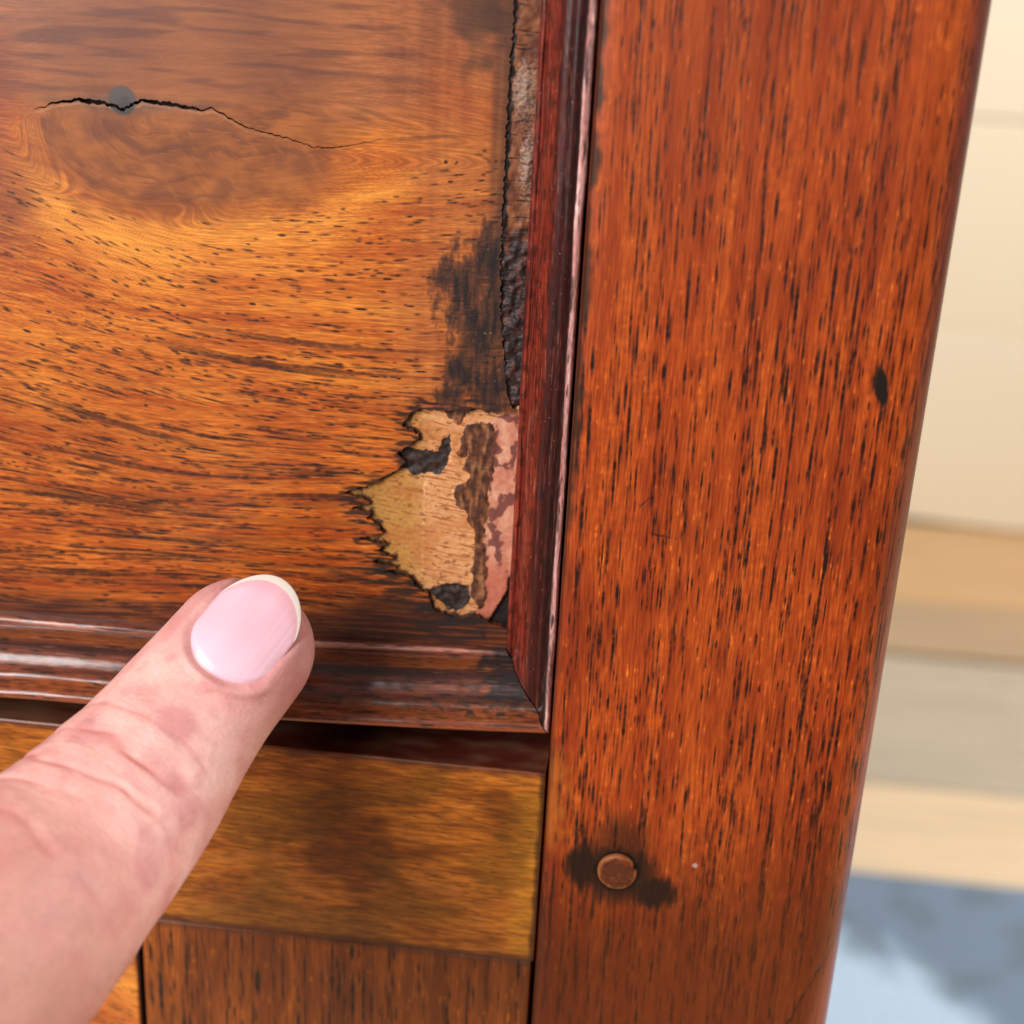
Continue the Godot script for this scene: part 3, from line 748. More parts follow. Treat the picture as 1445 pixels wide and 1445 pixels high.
func moulding_texture(upright: bool) -> Array:
	# along the length (100 mm) and across the profile from its inner edge (0) to its outer edge (1)
	return bake(1000, 150, func(x: int, y: int) -> Color:
		var s := x / 10.0
		var p := (149 - y) / 149.0 if upright else y / 149.0
		var q := p * 13.0
		var run := n_fine.get_noise_2d(s * 0.07, q * 2.4)
		var run2 := n_mid.get_noise_2d(s * 0.03 + 11.0, q * 0.8)
		var spot := n_mid.get_noise_2d(s * 0.35, q * 0.5)
		var fine := n_fine.get_noise_2d(s * 0.5, q * 5.0)
		var c := c8(92, 24, 16).lerp(c8(138, 54, 36), clampf(0.5 + 0.9 * run + 0.4 * run2, 0.0, 1.0))
		if upright:
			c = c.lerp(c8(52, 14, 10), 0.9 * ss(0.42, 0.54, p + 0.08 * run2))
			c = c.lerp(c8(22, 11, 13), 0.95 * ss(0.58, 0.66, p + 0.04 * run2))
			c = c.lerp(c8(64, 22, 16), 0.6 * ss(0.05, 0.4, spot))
			c = c.lerp(c8(250, 206, 200).lerp(c8(200, 128, 120), clampf(0.4 + run * 1.2, 0.0, 1.0)), 0.9 * ss(0.75, 0.77, p + 0.015 * run2 - 0.022 * ss(60.0, 30.0, s)) * ss(0.925, 0.895, p) * clampf(1.0 + 0.4 * n_mid.get_noise_2d(s * 0.045, 3.0) + 0.3 * fine, 0.5, 1.0))  # pale pink line along the outer bead
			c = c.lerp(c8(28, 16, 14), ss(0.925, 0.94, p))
			c = c.lerp(c8(210, 200, 190), 0.6 * ss(0.62, 0.7, n_fine.get_noise_2d(s * 2.5, q * 2.5)))
		else:
			c = c8(92, 42, 28).lerp(c8(138, 72, 46), clampf(0.5 + 0.9 * run, 0.0, 1.0))
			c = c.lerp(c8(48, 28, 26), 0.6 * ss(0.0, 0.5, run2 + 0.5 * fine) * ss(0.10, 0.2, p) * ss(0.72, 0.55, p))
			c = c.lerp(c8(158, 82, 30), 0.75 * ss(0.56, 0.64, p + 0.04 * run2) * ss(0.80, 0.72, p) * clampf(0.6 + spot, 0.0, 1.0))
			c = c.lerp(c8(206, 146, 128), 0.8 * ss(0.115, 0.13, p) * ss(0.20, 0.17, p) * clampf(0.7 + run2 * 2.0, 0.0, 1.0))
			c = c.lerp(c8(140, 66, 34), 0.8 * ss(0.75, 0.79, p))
			# black filler towards the mitre (s runs from the mitre leftwards)
			c = c.lerp(c8(132, 70, 28), 0.7 * ss(0.19, 0.22, p) * ss(0.36, 0.30, p + 0.03 * run2))
			c = c.lerp(c8(46, 24, 20), 0.75 * bell(p - 0.385, 0.035))
			var black := ss(11.0, 7.5, s + 3.0 * spot + p * 2.0) * ss(0.66, 0.5, p + 0.1 * spot)
			black = maxf(black, 0.9 * ss(0.12, 0.3, spot + 0.3 * fine) * ss(24.0, 12.0, s) * bell(p - 0.64, 0.08))
			c = c.lerp(c8(36, 32, 34), black * 0.9)
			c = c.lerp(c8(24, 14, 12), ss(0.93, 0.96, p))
		c = c.lerp(c8(28, 17, 16), 0.7 * ss(0.2, 0.5, n_fine.get_noise_2d(s * 0.16 + 30.0, q * 2.2)))
		c = c.lerp(c8(178, 120, 96), 0.45 * ss(0.4, 0.6, n_fine.get_noise_2d(s * 0.12 + 80.0, q * 4.0)))
		var f := 1.0 + 0.2 * fine
		return Color(c.r * f, c.g * f, c.b * f, 0.5 + 0.28 * run + 0.16 * fine + 0.1 * spot))


func profile() -> PackedVector2Array:
	# (distance from the outer edge, height above the door's front edge) from the inner edge outwards
	return PackedVector2Array([Vector2(6.2, -9.2), Vector2(6.2, -7.4), Vector2(6.12, -7.05), Vector2(5.95, -6.85), Vector2(5.7, -6.78), Vector2(5.5, -6.85), Vector2(5.36, -7.0), Vector2(5.28, -6.9),
		Vector2(5.18, -6.35), Vector2(5.0, -5.55), Vector2(4.72, -4.75), Vector2(4.35, -4.0), Vector2(3.9, -3.3), Vector2(3.45, -2.84), Vector2(3.0, -2.58), Vector2(2.6, -2.5), Vector2(2.25, -2.52), Vector2(1.95, -2.5),
		Vector2(1.7, -2.3), Vector2(1.5, -1.95), Vector2(1.36, -1.5), Vector2(1.26, -1.0), Vector2(1.16, -0.55), Vector2(0.98, -0.2), Vector2(0.74, -0.02), Vector2(0.5, 0.0), Vector2(0.26, -0.12), Vector2(0.08, -0.4), Vector2(0.0, -0.8),
		Vector2(0.0, -3.0), Vector2(0.3, -6.0), Vector2(0.6, -14.0)])


func build_cabinet() -> void:
	var base := Vector3(-110, FLOOR, -180)
	var cab := thing("cabinet", base * MM, "old red brown lacquered wooden cabinet with chipped door panel and rounded corner post", "cabinet")
	var put := func(o: Node3D) -> void: o.position = -base * MM

	# corner post: flat face, small inner edge, rounded outer corner
	var stile_tex := stile_texture()
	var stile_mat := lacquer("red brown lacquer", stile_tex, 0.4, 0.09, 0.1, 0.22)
	stile_mat.metallic_specular = 0.38
	var sec := PackedVector2Array([Vector2(6.42, -60.0), Vector2(6.42, -8.0), Vector2(6.42, -0.8), Vector2(6.5, -0.42), Vector2(6.72, -0.12), Vector2(7.1, 0.0)])
	for k in 17:
		sec.append(Vector2(lerpf(7.1, 40.85, (k + 1) / 17.0), 0.0))
	for k in 14:
		var a := (k + 1) / 14.0 * PI / 2.0
		sec.append(Vector2(40.85 + 6.0 * sin(a), -6.0 + 6.0 * cos(a)))
	sec.append(Vector2(46.85, -20.0))
	sec.append(Vector2(46.85, -60.0))
	var arc := PackedFloat32Array([0.0])
	for k in range(1, sec.size()):
		arc.append(arc[k - 1] + sec[k].distance_to(sec[k - 1]))
	var face := arc[4] - 0.32
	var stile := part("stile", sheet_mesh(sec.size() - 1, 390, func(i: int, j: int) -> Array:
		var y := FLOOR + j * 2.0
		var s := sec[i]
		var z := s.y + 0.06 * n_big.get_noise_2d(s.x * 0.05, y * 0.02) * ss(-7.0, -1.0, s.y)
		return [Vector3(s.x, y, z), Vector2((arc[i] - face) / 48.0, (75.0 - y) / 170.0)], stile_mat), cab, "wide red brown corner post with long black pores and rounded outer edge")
	put.call(stile)

	# peg that pins the rail into the post
	var peg_tex := bake(96, 96, func(x: int, y: int) -> Color:
		var q := Vector2(x - 48, y - 48) / 48.0
		var n1 := n_fine.get_noise_2d(x * 0.06, y * 0.06)
		var c := c8(74, 34, 16).lerp(c8(106, 50, 22), clampf(0.5 + n1 + 0.5 * n_mid.get_noise_2d(x * 0.02, y * 0.1), 0.0, 1.0))
		c = c.lerp(c8(84, 40, 20), ss(0.5, 0.8, n_mid.get_noise_2d(x * 0.03, y * 0.03 + 7.0) + 0.5))
		c = c.lerp(c8(146, 84, 44), ss(0.74, 0.92, q.length() + 0.1 * n1))
		return Color(c.r, c.g, c.b, 0.5 + 0.3 * n1))
	var peg := part("peg", sheet_mesh(48, 9, func(i: int, j: int) -> Array:
		var a := i / 48.0 * TAU
		var rr: float = [2.62, 2.6, 2.56, 2.48, 2.34, 2.1, 1.6, 1.0, 0.5, 0.0][j]
		var zz: float = [-1.2, 0.12, 0.30, 0.42, 0.5, 0.54, 0.55, 0.55, 0.55, 0.55][j]
		rr *= 1.0 + 0.03 * n_mid.get_noise_2d(cos(a) * 1.2, sin(a) * 1.2) - 0.16 * bell(wrapf(a - 0.42, -PI, PI), 0.16) * ss(0.0, 2.4, rr)
		zz += 0.05 * n_mid.get_noise_2d(rr * cos(a) * 0.5, rr * sin(a) * 0.5)
		return [Vector3(16.23 + rr * cos(a), -48.53 + rr * sin(a), zz), Vector2(0.5 + cos(a) * rr / 5.4, 0.5 - sin(a) * rr / 5.4)], lacquer("peg wood", peg_tex, 0.5, 0.1)), stile, "round wooden peg with pale worn rim")

	# rail below the door, planks below the rail
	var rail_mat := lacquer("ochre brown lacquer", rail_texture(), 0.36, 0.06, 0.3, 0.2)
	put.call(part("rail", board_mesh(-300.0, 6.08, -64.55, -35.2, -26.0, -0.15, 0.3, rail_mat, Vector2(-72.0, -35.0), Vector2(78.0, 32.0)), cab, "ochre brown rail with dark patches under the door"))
	var plank_tex := upright_grain(420, 900, 9.0, 51, 700, c8(150, 80, 28), c8(124, 60, 18), c8(86, 38, 12), func(_mx: float, my: float, c: Color) -> Color:
		var a := c.a
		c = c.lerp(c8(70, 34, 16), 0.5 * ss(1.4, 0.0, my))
		c.a = a
		return c)
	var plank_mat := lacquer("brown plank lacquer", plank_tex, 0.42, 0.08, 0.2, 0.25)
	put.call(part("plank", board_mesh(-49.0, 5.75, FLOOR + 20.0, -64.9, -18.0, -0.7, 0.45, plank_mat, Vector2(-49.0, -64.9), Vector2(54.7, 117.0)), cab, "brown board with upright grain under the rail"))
	put.call(part("back_board", board_mesh(-320.0, 30.0, FLOOR + 4.0, 330.0, -40.0, -28.0, 1.0, plain("shadow brown wood", c8(44, 24, 14), 0.7), Vector2.ZERO, Vector2(100, 100)), cab))
	put.call(part("side_panel", board_mesh(34.0, 45.5, FLOOR + 10.0, 325.0, -360.0, -50.0, 1.0, plain("side lacquer", c8(120, 52, 24), 0.45), Vector2.ZERO, Vector2(100, 100)), cab))
	var ledge_tex := bake(300, 64, func(x: int, y: int) -> Color:
		var n1 := n_mid.get_noise_2d(x * 0.03, y * 0.12)
		var c := c8(78, 30, 20).lerp(c8(100, 66, 48), clampf(0.3 + n1 + 0.6 * ss(120.0, 20.0, x), 0.0, 1.0))
		return Color(c.r, c.g, c.b, 0.5 + 0.4 * n_fine.get_noise_2d(x * 0.1, y * 0.1)))
	put.call(part("rail_edge", sheet_mesh(160, 12, func(i: int, j: int) -> Array:
		var x := lerpf(-300.0, 6.06, i / 160.0)
		var z := lerpf(-0.25, -25.0, j / 12.0)
		return [Vector3(x, -35.14 + 0.05 * n_mid.get_noise_2d(x * 0.2, z * 0.3), z), Vector2((x + 72.0) / 78.0, -z / 25.0)], lacquer("dusty dark lacquer", ledge_tex, 0.5, 0.05)), cab, "dark dusty top edge of the rail under the door"))
	put.call(part("top_rail", board_mesh(-300.0, 6.2, 296.0, 326.0, -26.0, -0.2, 0.5, rail_mat, Vector2(-72.0, 300.0), Vector2(78.0, 32.0)), cab))
	put.call(part("left_stile", board_mesh(-340.0, -300.2, FLOOR, 330.0, -40.0, 0.0, 1.0, stile_mat, Vector2(-340.0, 75.0), Vector2(48.0, 170.0)), cab))

	build_door(cab, base)


func put_lower(cab: Node3D, base: Vector3, m: Material) -> void:
	# the golden panel past the dark slot at the foot of the picture
	var o := part("lower_panel", board_mesh(-300.0, -50.5, FLOOR + 20.0, -64.9, -18.0, -2.2, 0.4, m, Vector2(-78.0, -40.0), Vector2(78.0, 91.0)), cab, "golden panel left of the dark slot under the rail")
	o.position = -base * MM
	var shade_or_grime := part("slot_shade", board_mesh(-50.49, -50.3, FLOOR + 22.0, -65.2, -18.5, -2.5, 0.02, plain("black slot shade", c8(20, 12, 9), 0.9), Vector2.ZERO, Vector2(100, 100)), cab)  # dark strip added to imitate the shade inside the slot
	shade_or_grime.position = -base * MM


func build_door(cab: Node3D, base: Vector3) -> void:
	var door := Node3D.new()
	door.name = "door"
	door.set_meta("label", "door panel of golden brown veneer with black edged chip and cracked knot")
	cab.add_child(door)
	door.position = (DOOR_CORNER - base) * MM
	door.rotation_degrees.y = DOOR_AJAR

	part("core_board", board_mesh(-270.0, -2.0, 2.0, 322.0, -16.0, VENEER - 1.5, 0.2, plain("dark core wood", c8(40, 22, 14), 0.8), Vector2.ZERO, Vector2(100, 100)), door)

	# veneer, cut to its broken right edge and split by the crack through the knot
	var edge := PackedVector2Array([Vector2(crack_line[0].x - 0.5, 322.0), Vector2(crack_line[0].x - 0.3, 180.0), Vector2(crack_line[0].x, 110.0)])
	edge.append_array(crack_line)
	edge.append_array(hole_edge)
	edge = ragged(edge, 0.3, 0.32)
	edge.append_array(PackedVector2Array([Vector2(-5.9, edge[edge.size() - 1].y - 0.6), Vector2(-5.9, 6.4), Vector2(-268.0, 6.4), Vector2(-268.0, 322.0)]))
	var gash := PackedVector2Array()
	var under := PackedVector2Array()
	for k in knot_crack.size() - 1:
		for q in 8:
			var t := q / 8.0
			var p := knot_crack[k].lerp(knot_crack[k + 1], t)
			var half: float = lerpf(knot_crack_half[k], knot_crack_half[k + 1], t)
			var wob := 0.22 * n_fine.get_noise_2d(p.x * 1.3, 7.0)
			gash.append(p + Vector2(0, wob + half * (1.0 + 0.9 * n_fine.get_noise_2d(p.x * 2.2, 1.0))))
			under.append(p + Vector2(0, wob - half * (1.0 + 0.9 * n_fine.get_noise_2d(p.x * 2.2, 21.0)) - 0.01))
	under.reverse()
	gash.append_array(under)
	var pieces := []
	for half in [PackedVector2Array([Vector2(-300, -10), Vector2(-45, -10), Vector2(-45, 400), Vector2(-300, 400)]), PackedVector2Array([Vector2(-45, -10), Vector2(10, -10), Vector2(10, 400), Vector2(-45, 400)])]:
		for piece in Geometry2D.intersect_polygons(edge, half):
			for rest in Geometry2D.clip_polygons(piece, gash):
				pieces.append(rest)
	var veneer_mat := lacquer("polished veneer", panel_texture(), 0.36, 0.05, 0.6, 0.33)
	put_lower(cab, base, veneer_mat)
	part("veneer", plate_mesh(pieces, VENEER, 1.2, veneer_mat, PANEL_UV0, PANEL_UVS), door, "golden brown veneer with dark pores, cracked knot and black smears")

	# bare wood, glue and filler where the veneer is gone
	var bare := exposed_texture()
	part("exposed_wood", sheet_mesh(100, 130, func(i: int, j: int) -> Array:
		var t := Vector2(i / 100.0, j / 130.0)
		var u := HOLE_UV0.x + HOLE_UVS.x * t.x
		var v := HOLE_UV0.y - HOLE_UVS.y * (1.0 - t.y)
		var p := Vector2(u, v)
		var z := VENEER - 0.78 + 0.05 * n_mid.get_noise_2d(u * 0.5, v * 0.9)
		var q := p + Vector2(0.4 * n_mid.get_noise_2d(u, v), 0.0)
		if Geometry2D.is_point_in_polygon(q, glue_band):
			z += 0.14
		if Geometry2D.is_point_in_polygon(q, cavity) or Geometry2D.is_point_in_polygon(q, cavity_low):
			z += -0.15 + 0.3 * n_mid.get_noise_2d(u * 0.35, v * 0.6)
		if v < 17.5:
			z -= 0.6 * ss(0.0, 0.4, u + 6.6 + maxf(0.0, (15.6 - v) * 0.5))
		return [Vector3(u, v, z), Vector2(t.x, 1.0 - t.y)], lacquer("bare wood and glue", bare, 0.55, 0.12)), door, "pale bare wood with dark glue where the veneer is broken off")

	# crusted edging strip
	var crust := strip_texture()
	part("edge_strip", sheet_mesh(22, 620, func(i: int, j: int) -> Array:
		var v := 40.2 + j * 0.145
		var u := -10.2 + i * 0.2
		var black := ss(66.0, 58.0, v)
		var z := VENEER - 0.28 + (0.08 + 0.22 * black) * n_fine.get_noise_2d(u * 0.6, v * 0.75) + 0.3 * n_mid.get_noise_2d(u * 0.5, v * 0.35) * (0.3 + black)
		z += 0.5 * maxf(ss(2.2, 0.3, Vector2((u + 7.6) * 1.6, (v - 77.5) * 0.8).length()), ss(1.8, 0.3, Vector2((u + 6.8) * 2.0, (v - 69.5) * 0.5).length())) * (0.6 + n_fine.get_noise_2d(u, v))
		z -= 0.25 * ss(0.6, 0.85, n_cell.get_noise_2d(u * 0.35, v * 0.9))
		z -= 0.5 * ss(40.9, 40.2, v)
		return [Vector3(u, v, z), Vector2((u + 11.0) / 5.0, (130.0 - v) / 95.0)], lacquer("crusted varnish", crust, 0.55, 0.14)), door, "rough crusted strip between veneer and moulding, black at its lower end")

	# mouldings, mitred at the corner
	var prof := profile()
	var run := PackedFloat32Array([0.0])
	for k in range(1, prof.size() - 2):
		run.append(run[k - 1] + prof[k].distance_to(prof[k - 1]))
	var total := run[run.size() - 1]
	run.append(total)
	run.append(total)
	var n := prof.size() - 1
	part("moulding", sheet_mesh(n, 320, func(i: int, j: int) -> Array:
		var t := prof[i]
		var v0 := t.x * MOULD_H / MOULD_V - 0.3
		var v := lerpf(v0, 322.0, pow(j / 320.0, 1.6))
		var wob := 0.07 * n_big.get_noise_2d(v * 0.08, i * 0.1) + 0.03 * n_mid.get_noise_2d(v * 0.3, i * 0.4)
		return [Vector3(-t.x + wob, v, t.y + wob), Vector2(v / 100.0, 1.0 - run[i] / total)], lacquer("dark red lacquer", moulding_texture(true), 0.33, 0.10, 0.3, 0.15)), door, "upright dark red moulding with pale outer edge")
	part("moulding", sheet_mesh(320, n, func(i: int, j: int) -> Array:
		var t := prof[n - j]
		var s := pow(1.0 - i / 320.0, 1.6)
		var u := lerpf(-t.x - 0.08, -268.0, s)
		var wob := 0.07 * n_big.get_noise_2d(u * 0.08, j * 0.1 + 9.0) + 0.03 * n_mid.get_noise_2d(u * 0.3, j * 0.4)
		var sag := 0.6 * sin(PI * clampf(-u / 66.0, 0.0, 1.0))
		return [Vector3(u, t.x * MOULD_H / MOULD_V + wob - sag - 0.4, t.y + wob), Vector2(-u / 100.0, run[n - j] / total)], lacquer("dark brown lacquer", moulding_texture(false), 0.32, 0.12, 1.0, 0.22)), door, "level dark brown moulding with glossy hollow and orange lower band")
	part("left_moulding", board_mesh(-272.0, -266.0, 0.0, 322.0, -14.0, 0.0, 1.0, plain("plain dark red lacquer", c8(104, 40, 28), 0.35), Vector2.ZERO, Vector2(100, 100)), door)
	part("top_moulding", board_mesh(-266.0, -0.2, 318.0, 324.0, -14.0, 0.0, 1.0, plain("plain dark red lacquer", c8(104, 40, 28), 0.35), Vector2.ZERO, Vector2(100, 100)), door)

# ---------------------------------------------------------------- the pointing thumb
const TIP_R := 8.57
const NAIL_HALF := 5.25
var eye := Vector3(13.718, 55.789, 149.33)
var axis_points := [Vector3(-30.04, -16.01, 10.88), Vector3(-34.87, -22.22, 16.86), Vector3(-38.67, -27.27, 26.60), Vector3(-41.62, -29.51, 36.28), Vector3(-44.22, -30.42, 46.50), Vector3(-50.90, -34.92, 60.58), Vector3(-57.94, -39.97, 71.68)]
var axis_radii := [8.57, 9.15, 10.6, 11.6, 13.0, 14.6, 17.0]


const FOLDS := [[20.2, 0.45, 0.5, 0.8], [26.6, 0.36, 0.6, 0.65], [31.4, 0.22, 0.6, 0.45], [16.2, 0.07, 0.45, 0.25], [38.5, 0.2, 0.9, 0.35]]


func fold_wave(lat: float, back: float) -> float:
	return 2.6 * n_mid.get_noise_2d(lat * 0.07, back * 0.11) + 0.008 * lat * lat + 0.05 * lat


func thumb_frame(s: float) -> Array:
	# s counts axis points from the tip -> [centre, radius, along (to the tip), over (to the nail side), across]
	var n := axis_points.size()
	var k := clampi(int(s), 0, n - 2)
	var t := clampf(s - k, 0.0, 1.0)
	var a: Vector3 = axis_points[k]
	var b: Vector3 = axis_points[k + 1]
	var pre: Vector3 = axis_points[k - 1] if k > 0 else a * 2.0 - b
	var post: Vector3 = axis_points[k + 2] if k < n - 2 else b * 2.0 - a
	var c := a.cubic_interpolate(b, pre, post, t)
	var c2 := a.cubic_interpolate(b, pre, post, t + 0.02)
	var rp: float = axis_radii[k - 1] if k > 0 else axis_radii[0]
	var rn: float = axis_radii[k + 2] if k < n - 2 else axis_radii[n - 1]
	var r := cubic_interpolate(axis_radii[k], axis_radii[k + 1], rp, rn, t)
	var along := (c - c2).normalized()
	var over := eye - c
	over = (over - along * along.dot(over)).normalized()
	var across := along.cross(over)
	var roll := deg_to_rad(11.0)
	over = (over * cos(roll) - across * sin(roll)).normalized()
	return [c, r, along, over, along.cross(over)]


func nail_field(along: float, lat: float) -> float:
	# below 1 inside the nail's outline
	if along < -0.5:
		return Vector2(lat / NAIL_HALF, (along + 0.5) / 4.3).length()
	return absf(lat) / NAIL_HALF


func skin_texture() -> Array:
	return bake(640, 640, func(x: int, y: int) -> Color:
		var a := (x / 640.0) * TAU            # round the thumb, 0.25 = nail side
		var l := y / 640.0 * 90.0 - 9.0       # mm back from the tip's centre
		var cx := cos(a) * 10.0
		var cy := sin(a) * 10.0
		var n1 := n_mid.get_noise_3d(cx * 0.14, cy * 0.14, l * 0.12)
		var n2 := n_fine.get_noise_3d(cx * 0.6, cy * 0.6, l * 0.5)
		var n3 := n_fine.get_noise_3d(cx * 1.6, cy * 1.6, l * 2.2)
		var n4 := n_mid.get_noise_3d(cx * 0.5, cy * 0.5, l * 1.2 + 30.0)
		var c := c8(224, 168, 160).lerp(c8(234, 188, 178), clampf(0.5 + 0.9 * n1, 0.0, 1.0))
		c = c.lerp(c8(200, 136, 136), 0.6 * ss(0.0, 0.5, n_mid.get_noise_3d(cx * 0.1 + 7.0, cy * 0.1, l * 0.09)))
		# redder folds round the nail; creases get painted shade and pale highlights
		c = c.lerp(c8(200, 136, 134), 0.5 * ss(9.0, 3.0, absf(l + 1.0)))
		var lat := 11.0 * cos(a)
		var wave := fold_wave(lat, l)
		for k: Array in FOLDS:
			var part_of := clampf(0.6 + 1.3 * n_mid.get_noise_2d(lat * 0.12 + k[0] * 3.0, k[0]), 0.1, 1.0)
			var on: float = ss(-0.15, 0.35, sin(a)) * part_of * k[3] * ss(10.5, 4.0, lat)
			c = c.lerp(c8(190, 112, 104), on * bell(l - k[0] - wave, 0.28))
			c = c.lerp(c8(204, 132, 124), 0.6 * on * bell(l - k[0] - wave, 0.9))
			c = c.lerp(c8(238, 200, 194), 0.5 * on * bell(l - k[0] - wave + 1.9, 1.0))  # pale highlight painted beside each crease
		c = c.lerp(c8(178, 126, 112), 0.85 * ss(26.0, 48.0, l))
		c = c.lerp(c8(190, 116, 116), 0.2 * ss(0.05, 0.5, n_mid.get_noise_3d(cx * 0.22 + 3.0, cy * 0.22, l * 0.2)) + 0.08 * ss(0.1, 0.5, n2))
		var f := 1.0 + 0.04 * n2 + 0.05 * n3
		return Color(c.r * f, c.g * f, c.b * f, 0.5 + 0.14 * n3 + 0.12 * n4 + 0.1 * n2 - 0.22 * ss(0.25, 0.5, n_mid.get_noise_2d(a * 3.0 + l * 0.16, l * 0.9)) - 0.16 * ss(0.3, 0.55, n_mid.get_noise_2d(a * 9.0 - l * 0.5, l * 0.35 + a * 2.0))))


func thumb_point(i: int, j: int, ni: int, length: PackedFloat32Array, caps: int) -> Array:
	var phi := float(i) / ni * TAU
	var fr: Array
	var along := 0.0
	var shrink := 1.0
	var back := 0.0
	if j >= caps:
		var s := (j - caps) * 0.02
		fr = thumb_frame(s)
		back = length[j - caps]
	else:
		fr = thumb_frame(0.0)
		var e := (1.0 - float(j) / caps) * PI / 2.0
		along = fr[1] * 0.98 * sin(e)
		shrink = pow(maxf(cos(e), 0.0), 0.92)
		back = -along
	var r: float = fr[1]
	var cx := cos(phi)
	var sy := sin(phi)
	var lat := r * cx * shrink
	var up := r * (0.80 if sy > 0.0 else 0.92) * signf(sy) * pow(absf(sy), 0.94) * shrink
	var disp := 0.0
	var dors := ss(0.0, 0.5, sy)
	# nail bed and the fold of skin round it
	if sy > -0.1 and back < 9.0:
		var f := nail_field(-back, lat)
		disp += -0.62 * ss(1.08, 0.92, f) * dors
		disp += (0.12 + 0.3 * ss(0.0, 3.5, back)) * bell(f - 1.17, 0.12) * ss(0.0, 0.35, sy) * ss(-6.0, -1.0, back)
		disp += -0.16 * bell(f - 1.01, 0.05) * dors
	# knuckle folds: deep one, then shallower ones behind, fine ones in front
	var wave := fold_wave(lat, back)
	for k: Array in FOLDS:
		var x: float = back - k[0] - wave
		var part_of := clampf(0.6 + 1.3 * n_mid.get_noise_2d(lat * 0.12 + k[0] * 3.0, k[0]), 0.1, 1.0)
		part_of *= ss(10.5, 4.0, lat)
		disp -= k[1] * bell(x, k[2]) * ss(-0.15, 0.35, sy) * part_of
		disp += k[1] * 0.5 * bell(x + 1.7, 1.3) * ss(-0.15, 0.35, sy) * part_of
	disp += 0.16 * n_mid.get_noise_3d(lat * 0.09, up * 0.09, back * 0.10)
	# skin lines across and along
	disp += 0.035 * n_fine.get_noise_2d(lat * 0.35 + 0.2 * back, back * 0.75) * dors * ss(9.0, 14.0, back)
	var c: Vector3 = fr[0]
	var nrm: Vector3 = (fr[4] * cx + fr[3] * sy).normalized() if shrink >= 1.0 else (fr[4] * cx * shrink + fr[3] * sy * shrink + fr[2] * sqrt(maxf(0.0, 1.0 - shrink * shrink))).normalized()
	var p: Vector3 = c + fr[2] * along + fr[4] * lat + fr[3] * up + nrm * disp
	return [p, Vector2(float(i) / ni, (back + 9.0) / 90.0)]


func nail_point(q: float, p: float, lift: float) -> Vector3:
	# q across (-1..1), p from the root (0) to the end (1)
	var fr := thumb_frame(0.0)
	var root := -0.5 - 4.3 * sqrt(maxf(0.0, 1.0 - q * q))
	var tip := 8.7 - (7.0 if q < 0.0 else 5.8) * (1.0 - sqrt(maxf(0.0, 1.0 - 0.97 * q * q)))
	var l := lerpf(root, tip, p)
	var lat := q * NAIL_HALF * (1.0 - 0.05 * ss(0.0, 9.0, l))
	var k := lat / TIP_R
	var up := TIP_R * 0.80 * (sqrt(maxf(0.0, 1.0 - k * k)) * 0.93 + 0.07) - 0.30
	up -= 0.006 * (l + 4.0) * (l + 4.0)
	up -= 0.3 * ss(0.10, 0.0, p) + 0.08 * ss(0.85, 1.0, absf(q)) * ss(0.75, 0.4, p)
	if l < 0.0:
		# lie along the thumb where it bends back
		var s := clampf(-l / 7.0, 0.0, 1.0)
		var f2 := thumb_frame(s * 0.55)
		var c0: Vector3 = fr[0] + fr[2] * l + fr[4] * lat + fr[3] * (up + lift)
		var l2: float = (f2[0] - fr[0]).dot(fr[2])
		var c1: Vector3 = f2[0] + f2[2] * (l - l2) + f2[4] * lat + f2[3] * (up + lift + (f2[1] - TIP_R) * 0.8)
		return c0.lerp(c1, 0.5)
	return fr[0] + fr[2] * l + fr[4] * lat + fr[3] * (up + lift)


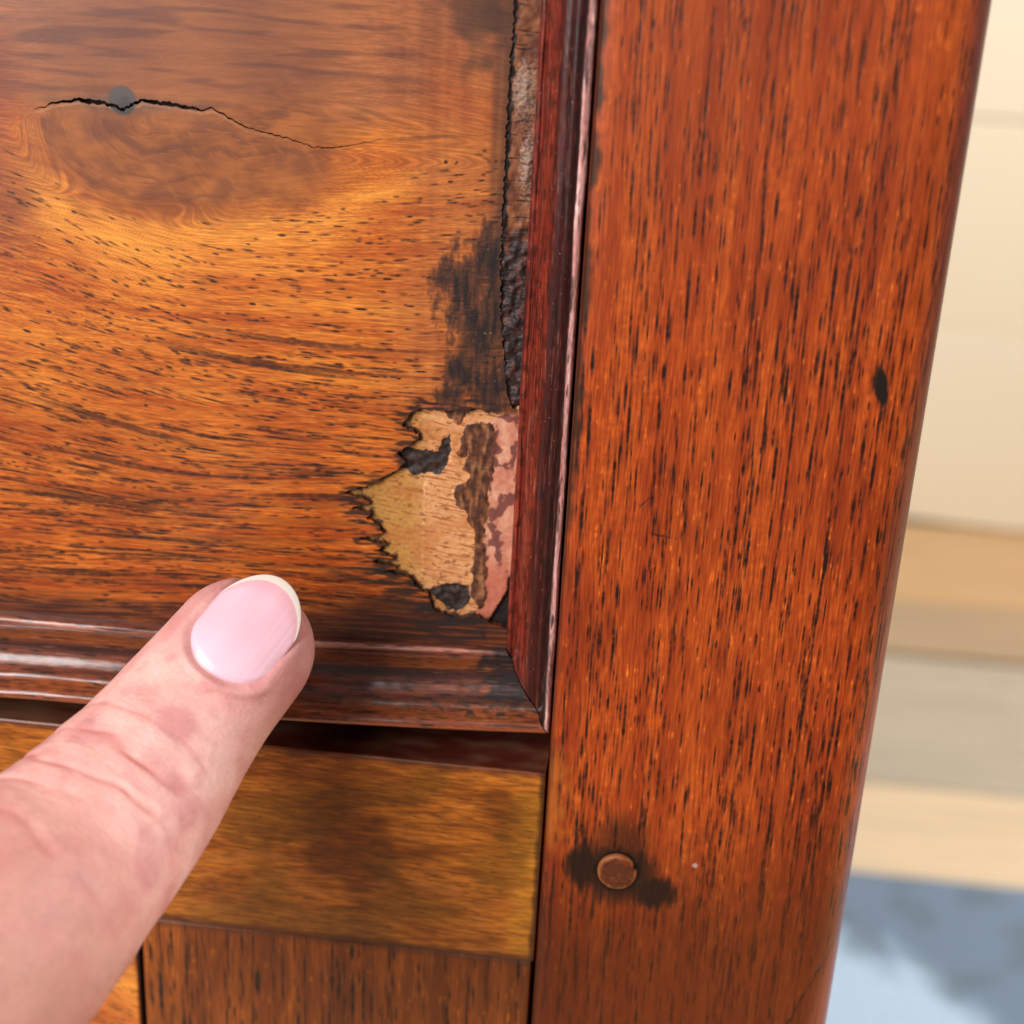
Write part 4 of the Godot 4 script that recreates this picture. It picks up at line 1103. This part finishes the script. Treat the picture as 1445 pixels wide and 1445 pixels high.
func build_hand() -> void:
	var base: Vector3 = axis_points[axis_points.size() - 1]
	var hand := thing("hand", base * MM, "pale pink hand pointing with its thumb at the chipped corner of the door panel", "hand")
	var steps := (axis_points.size() - 1) * 50
	var length := PackedFloat32Array([0.0])
	for k in range(1, steps + 1):
		var a: Vector3 = thumb_frame((k - 1) * 0.02)[0]
		var b: Vector3 = thumb_frame(k * 0.02)[0]
		length.append(length[k - 1] + a.distance_to(b))
	var caps := 60
	var ni := 200
	var skin := lacquer("skin", skin_texture(), 0.52, 0.12)
	skin.subsurf_scatter_enabled = true
	skin.subsurf_scatter_strength = 0.08
	skin.metallic_specular = 0.38
	var thumb := part("thumb", sheet_mesh(ni, steps + caps, func(i: int, j: int) -> Array: return thumb_point(ni - i, j, ni, length, caps), skin), hand, "thumb with creased knuckle")
	thumb.position = -base * MM

	var nail_tex := bake(160, 160, func(x: int, y: int) -> Color:
		var q := x / 80.0 - 1.0
		var p := y / 160.0
		var ridge := n_fine.get_noise_2d(q * 9.0, p * 0.5)
		var c := c8(230, 178, 192).lerp(c8(238, 194, 208), clampf(0.5 + 0.5 * n_mid.get_noise_2d(q * 1.2, p * 0.8), 0.0, 1.0))
		c = c.lerp(c8(238, 204, 220), 0.7 * ss(0.55, 0.1, p + 0.2 * q * q))
		c = c.lerp(c8(214, 140, 140), 0.7 * ss(0.05, 0.0, p) + 0.5 * ss(0.93, 1.0, absf(q)))
		c = c.lerp(c8(226, 158, 164), 0.5 * ss(0.82, 0.98, p))
		return Color(c.r, c.g, c.b, 0.5 + 0.25 * ridge))
	var nail_mat := lacquer("nail", nail_tex, 0.36, 0.07, 0.3, 0.28)
	nail_mat.subsurf_scatter_enabled = true
	nail_mat.subsurf_scatter_strength = 0.08
	var split := 0.93
	var nail := part("fingernail", sheet_mesh(48, 48, func(i: int, j: int) -> Array:
		var q := sin((i / 48.0 - 0.5) * PI) * 0.998
		var p := j / 48.0 * split
		return [nail_point(q, p, 0.0), Vector2((q + 1.0) * 0.5, j / 48.0)], nail_mat), hand, "short pink nail with pale root")
	nail.position = -base * MM
	var horn := plain("nail edge", c8(224, 212, 198), 0.45)
	horn.subsurf_scatter_enabled = true
	horn.subsurf_scatter_strength = 0.1
	var st := SurfaceTool.new()
	st.begin(Mesh.PRIMITIVE_TRIANGLES)
	# the free edge goes over its end and back underneath
	sheet(st, 0, 48, 14, func(i: int, j: int) -> Array:
		var q := sin((i / 48.0 - 0.5) * PI) * 0.998
		var p: float = lerpf(split, 1.0, minf(1.0, j / 7.0))
		var lift := 0.04 * minf(1.0, j / 3.0)
		if j > 7:
			p = lerpf(1.0, split, maxf(0.0, (j - 9) / 5.0))
			lift = -0.45 if j > 8 else -0.2
		return [nail_point(q, p, lift), Vector2((q + 1.0) * 0.5, p)])
	st.generate_normals()
	part("free_edge", mesh_of(st, horn), nail, "off white free edge of the nail")
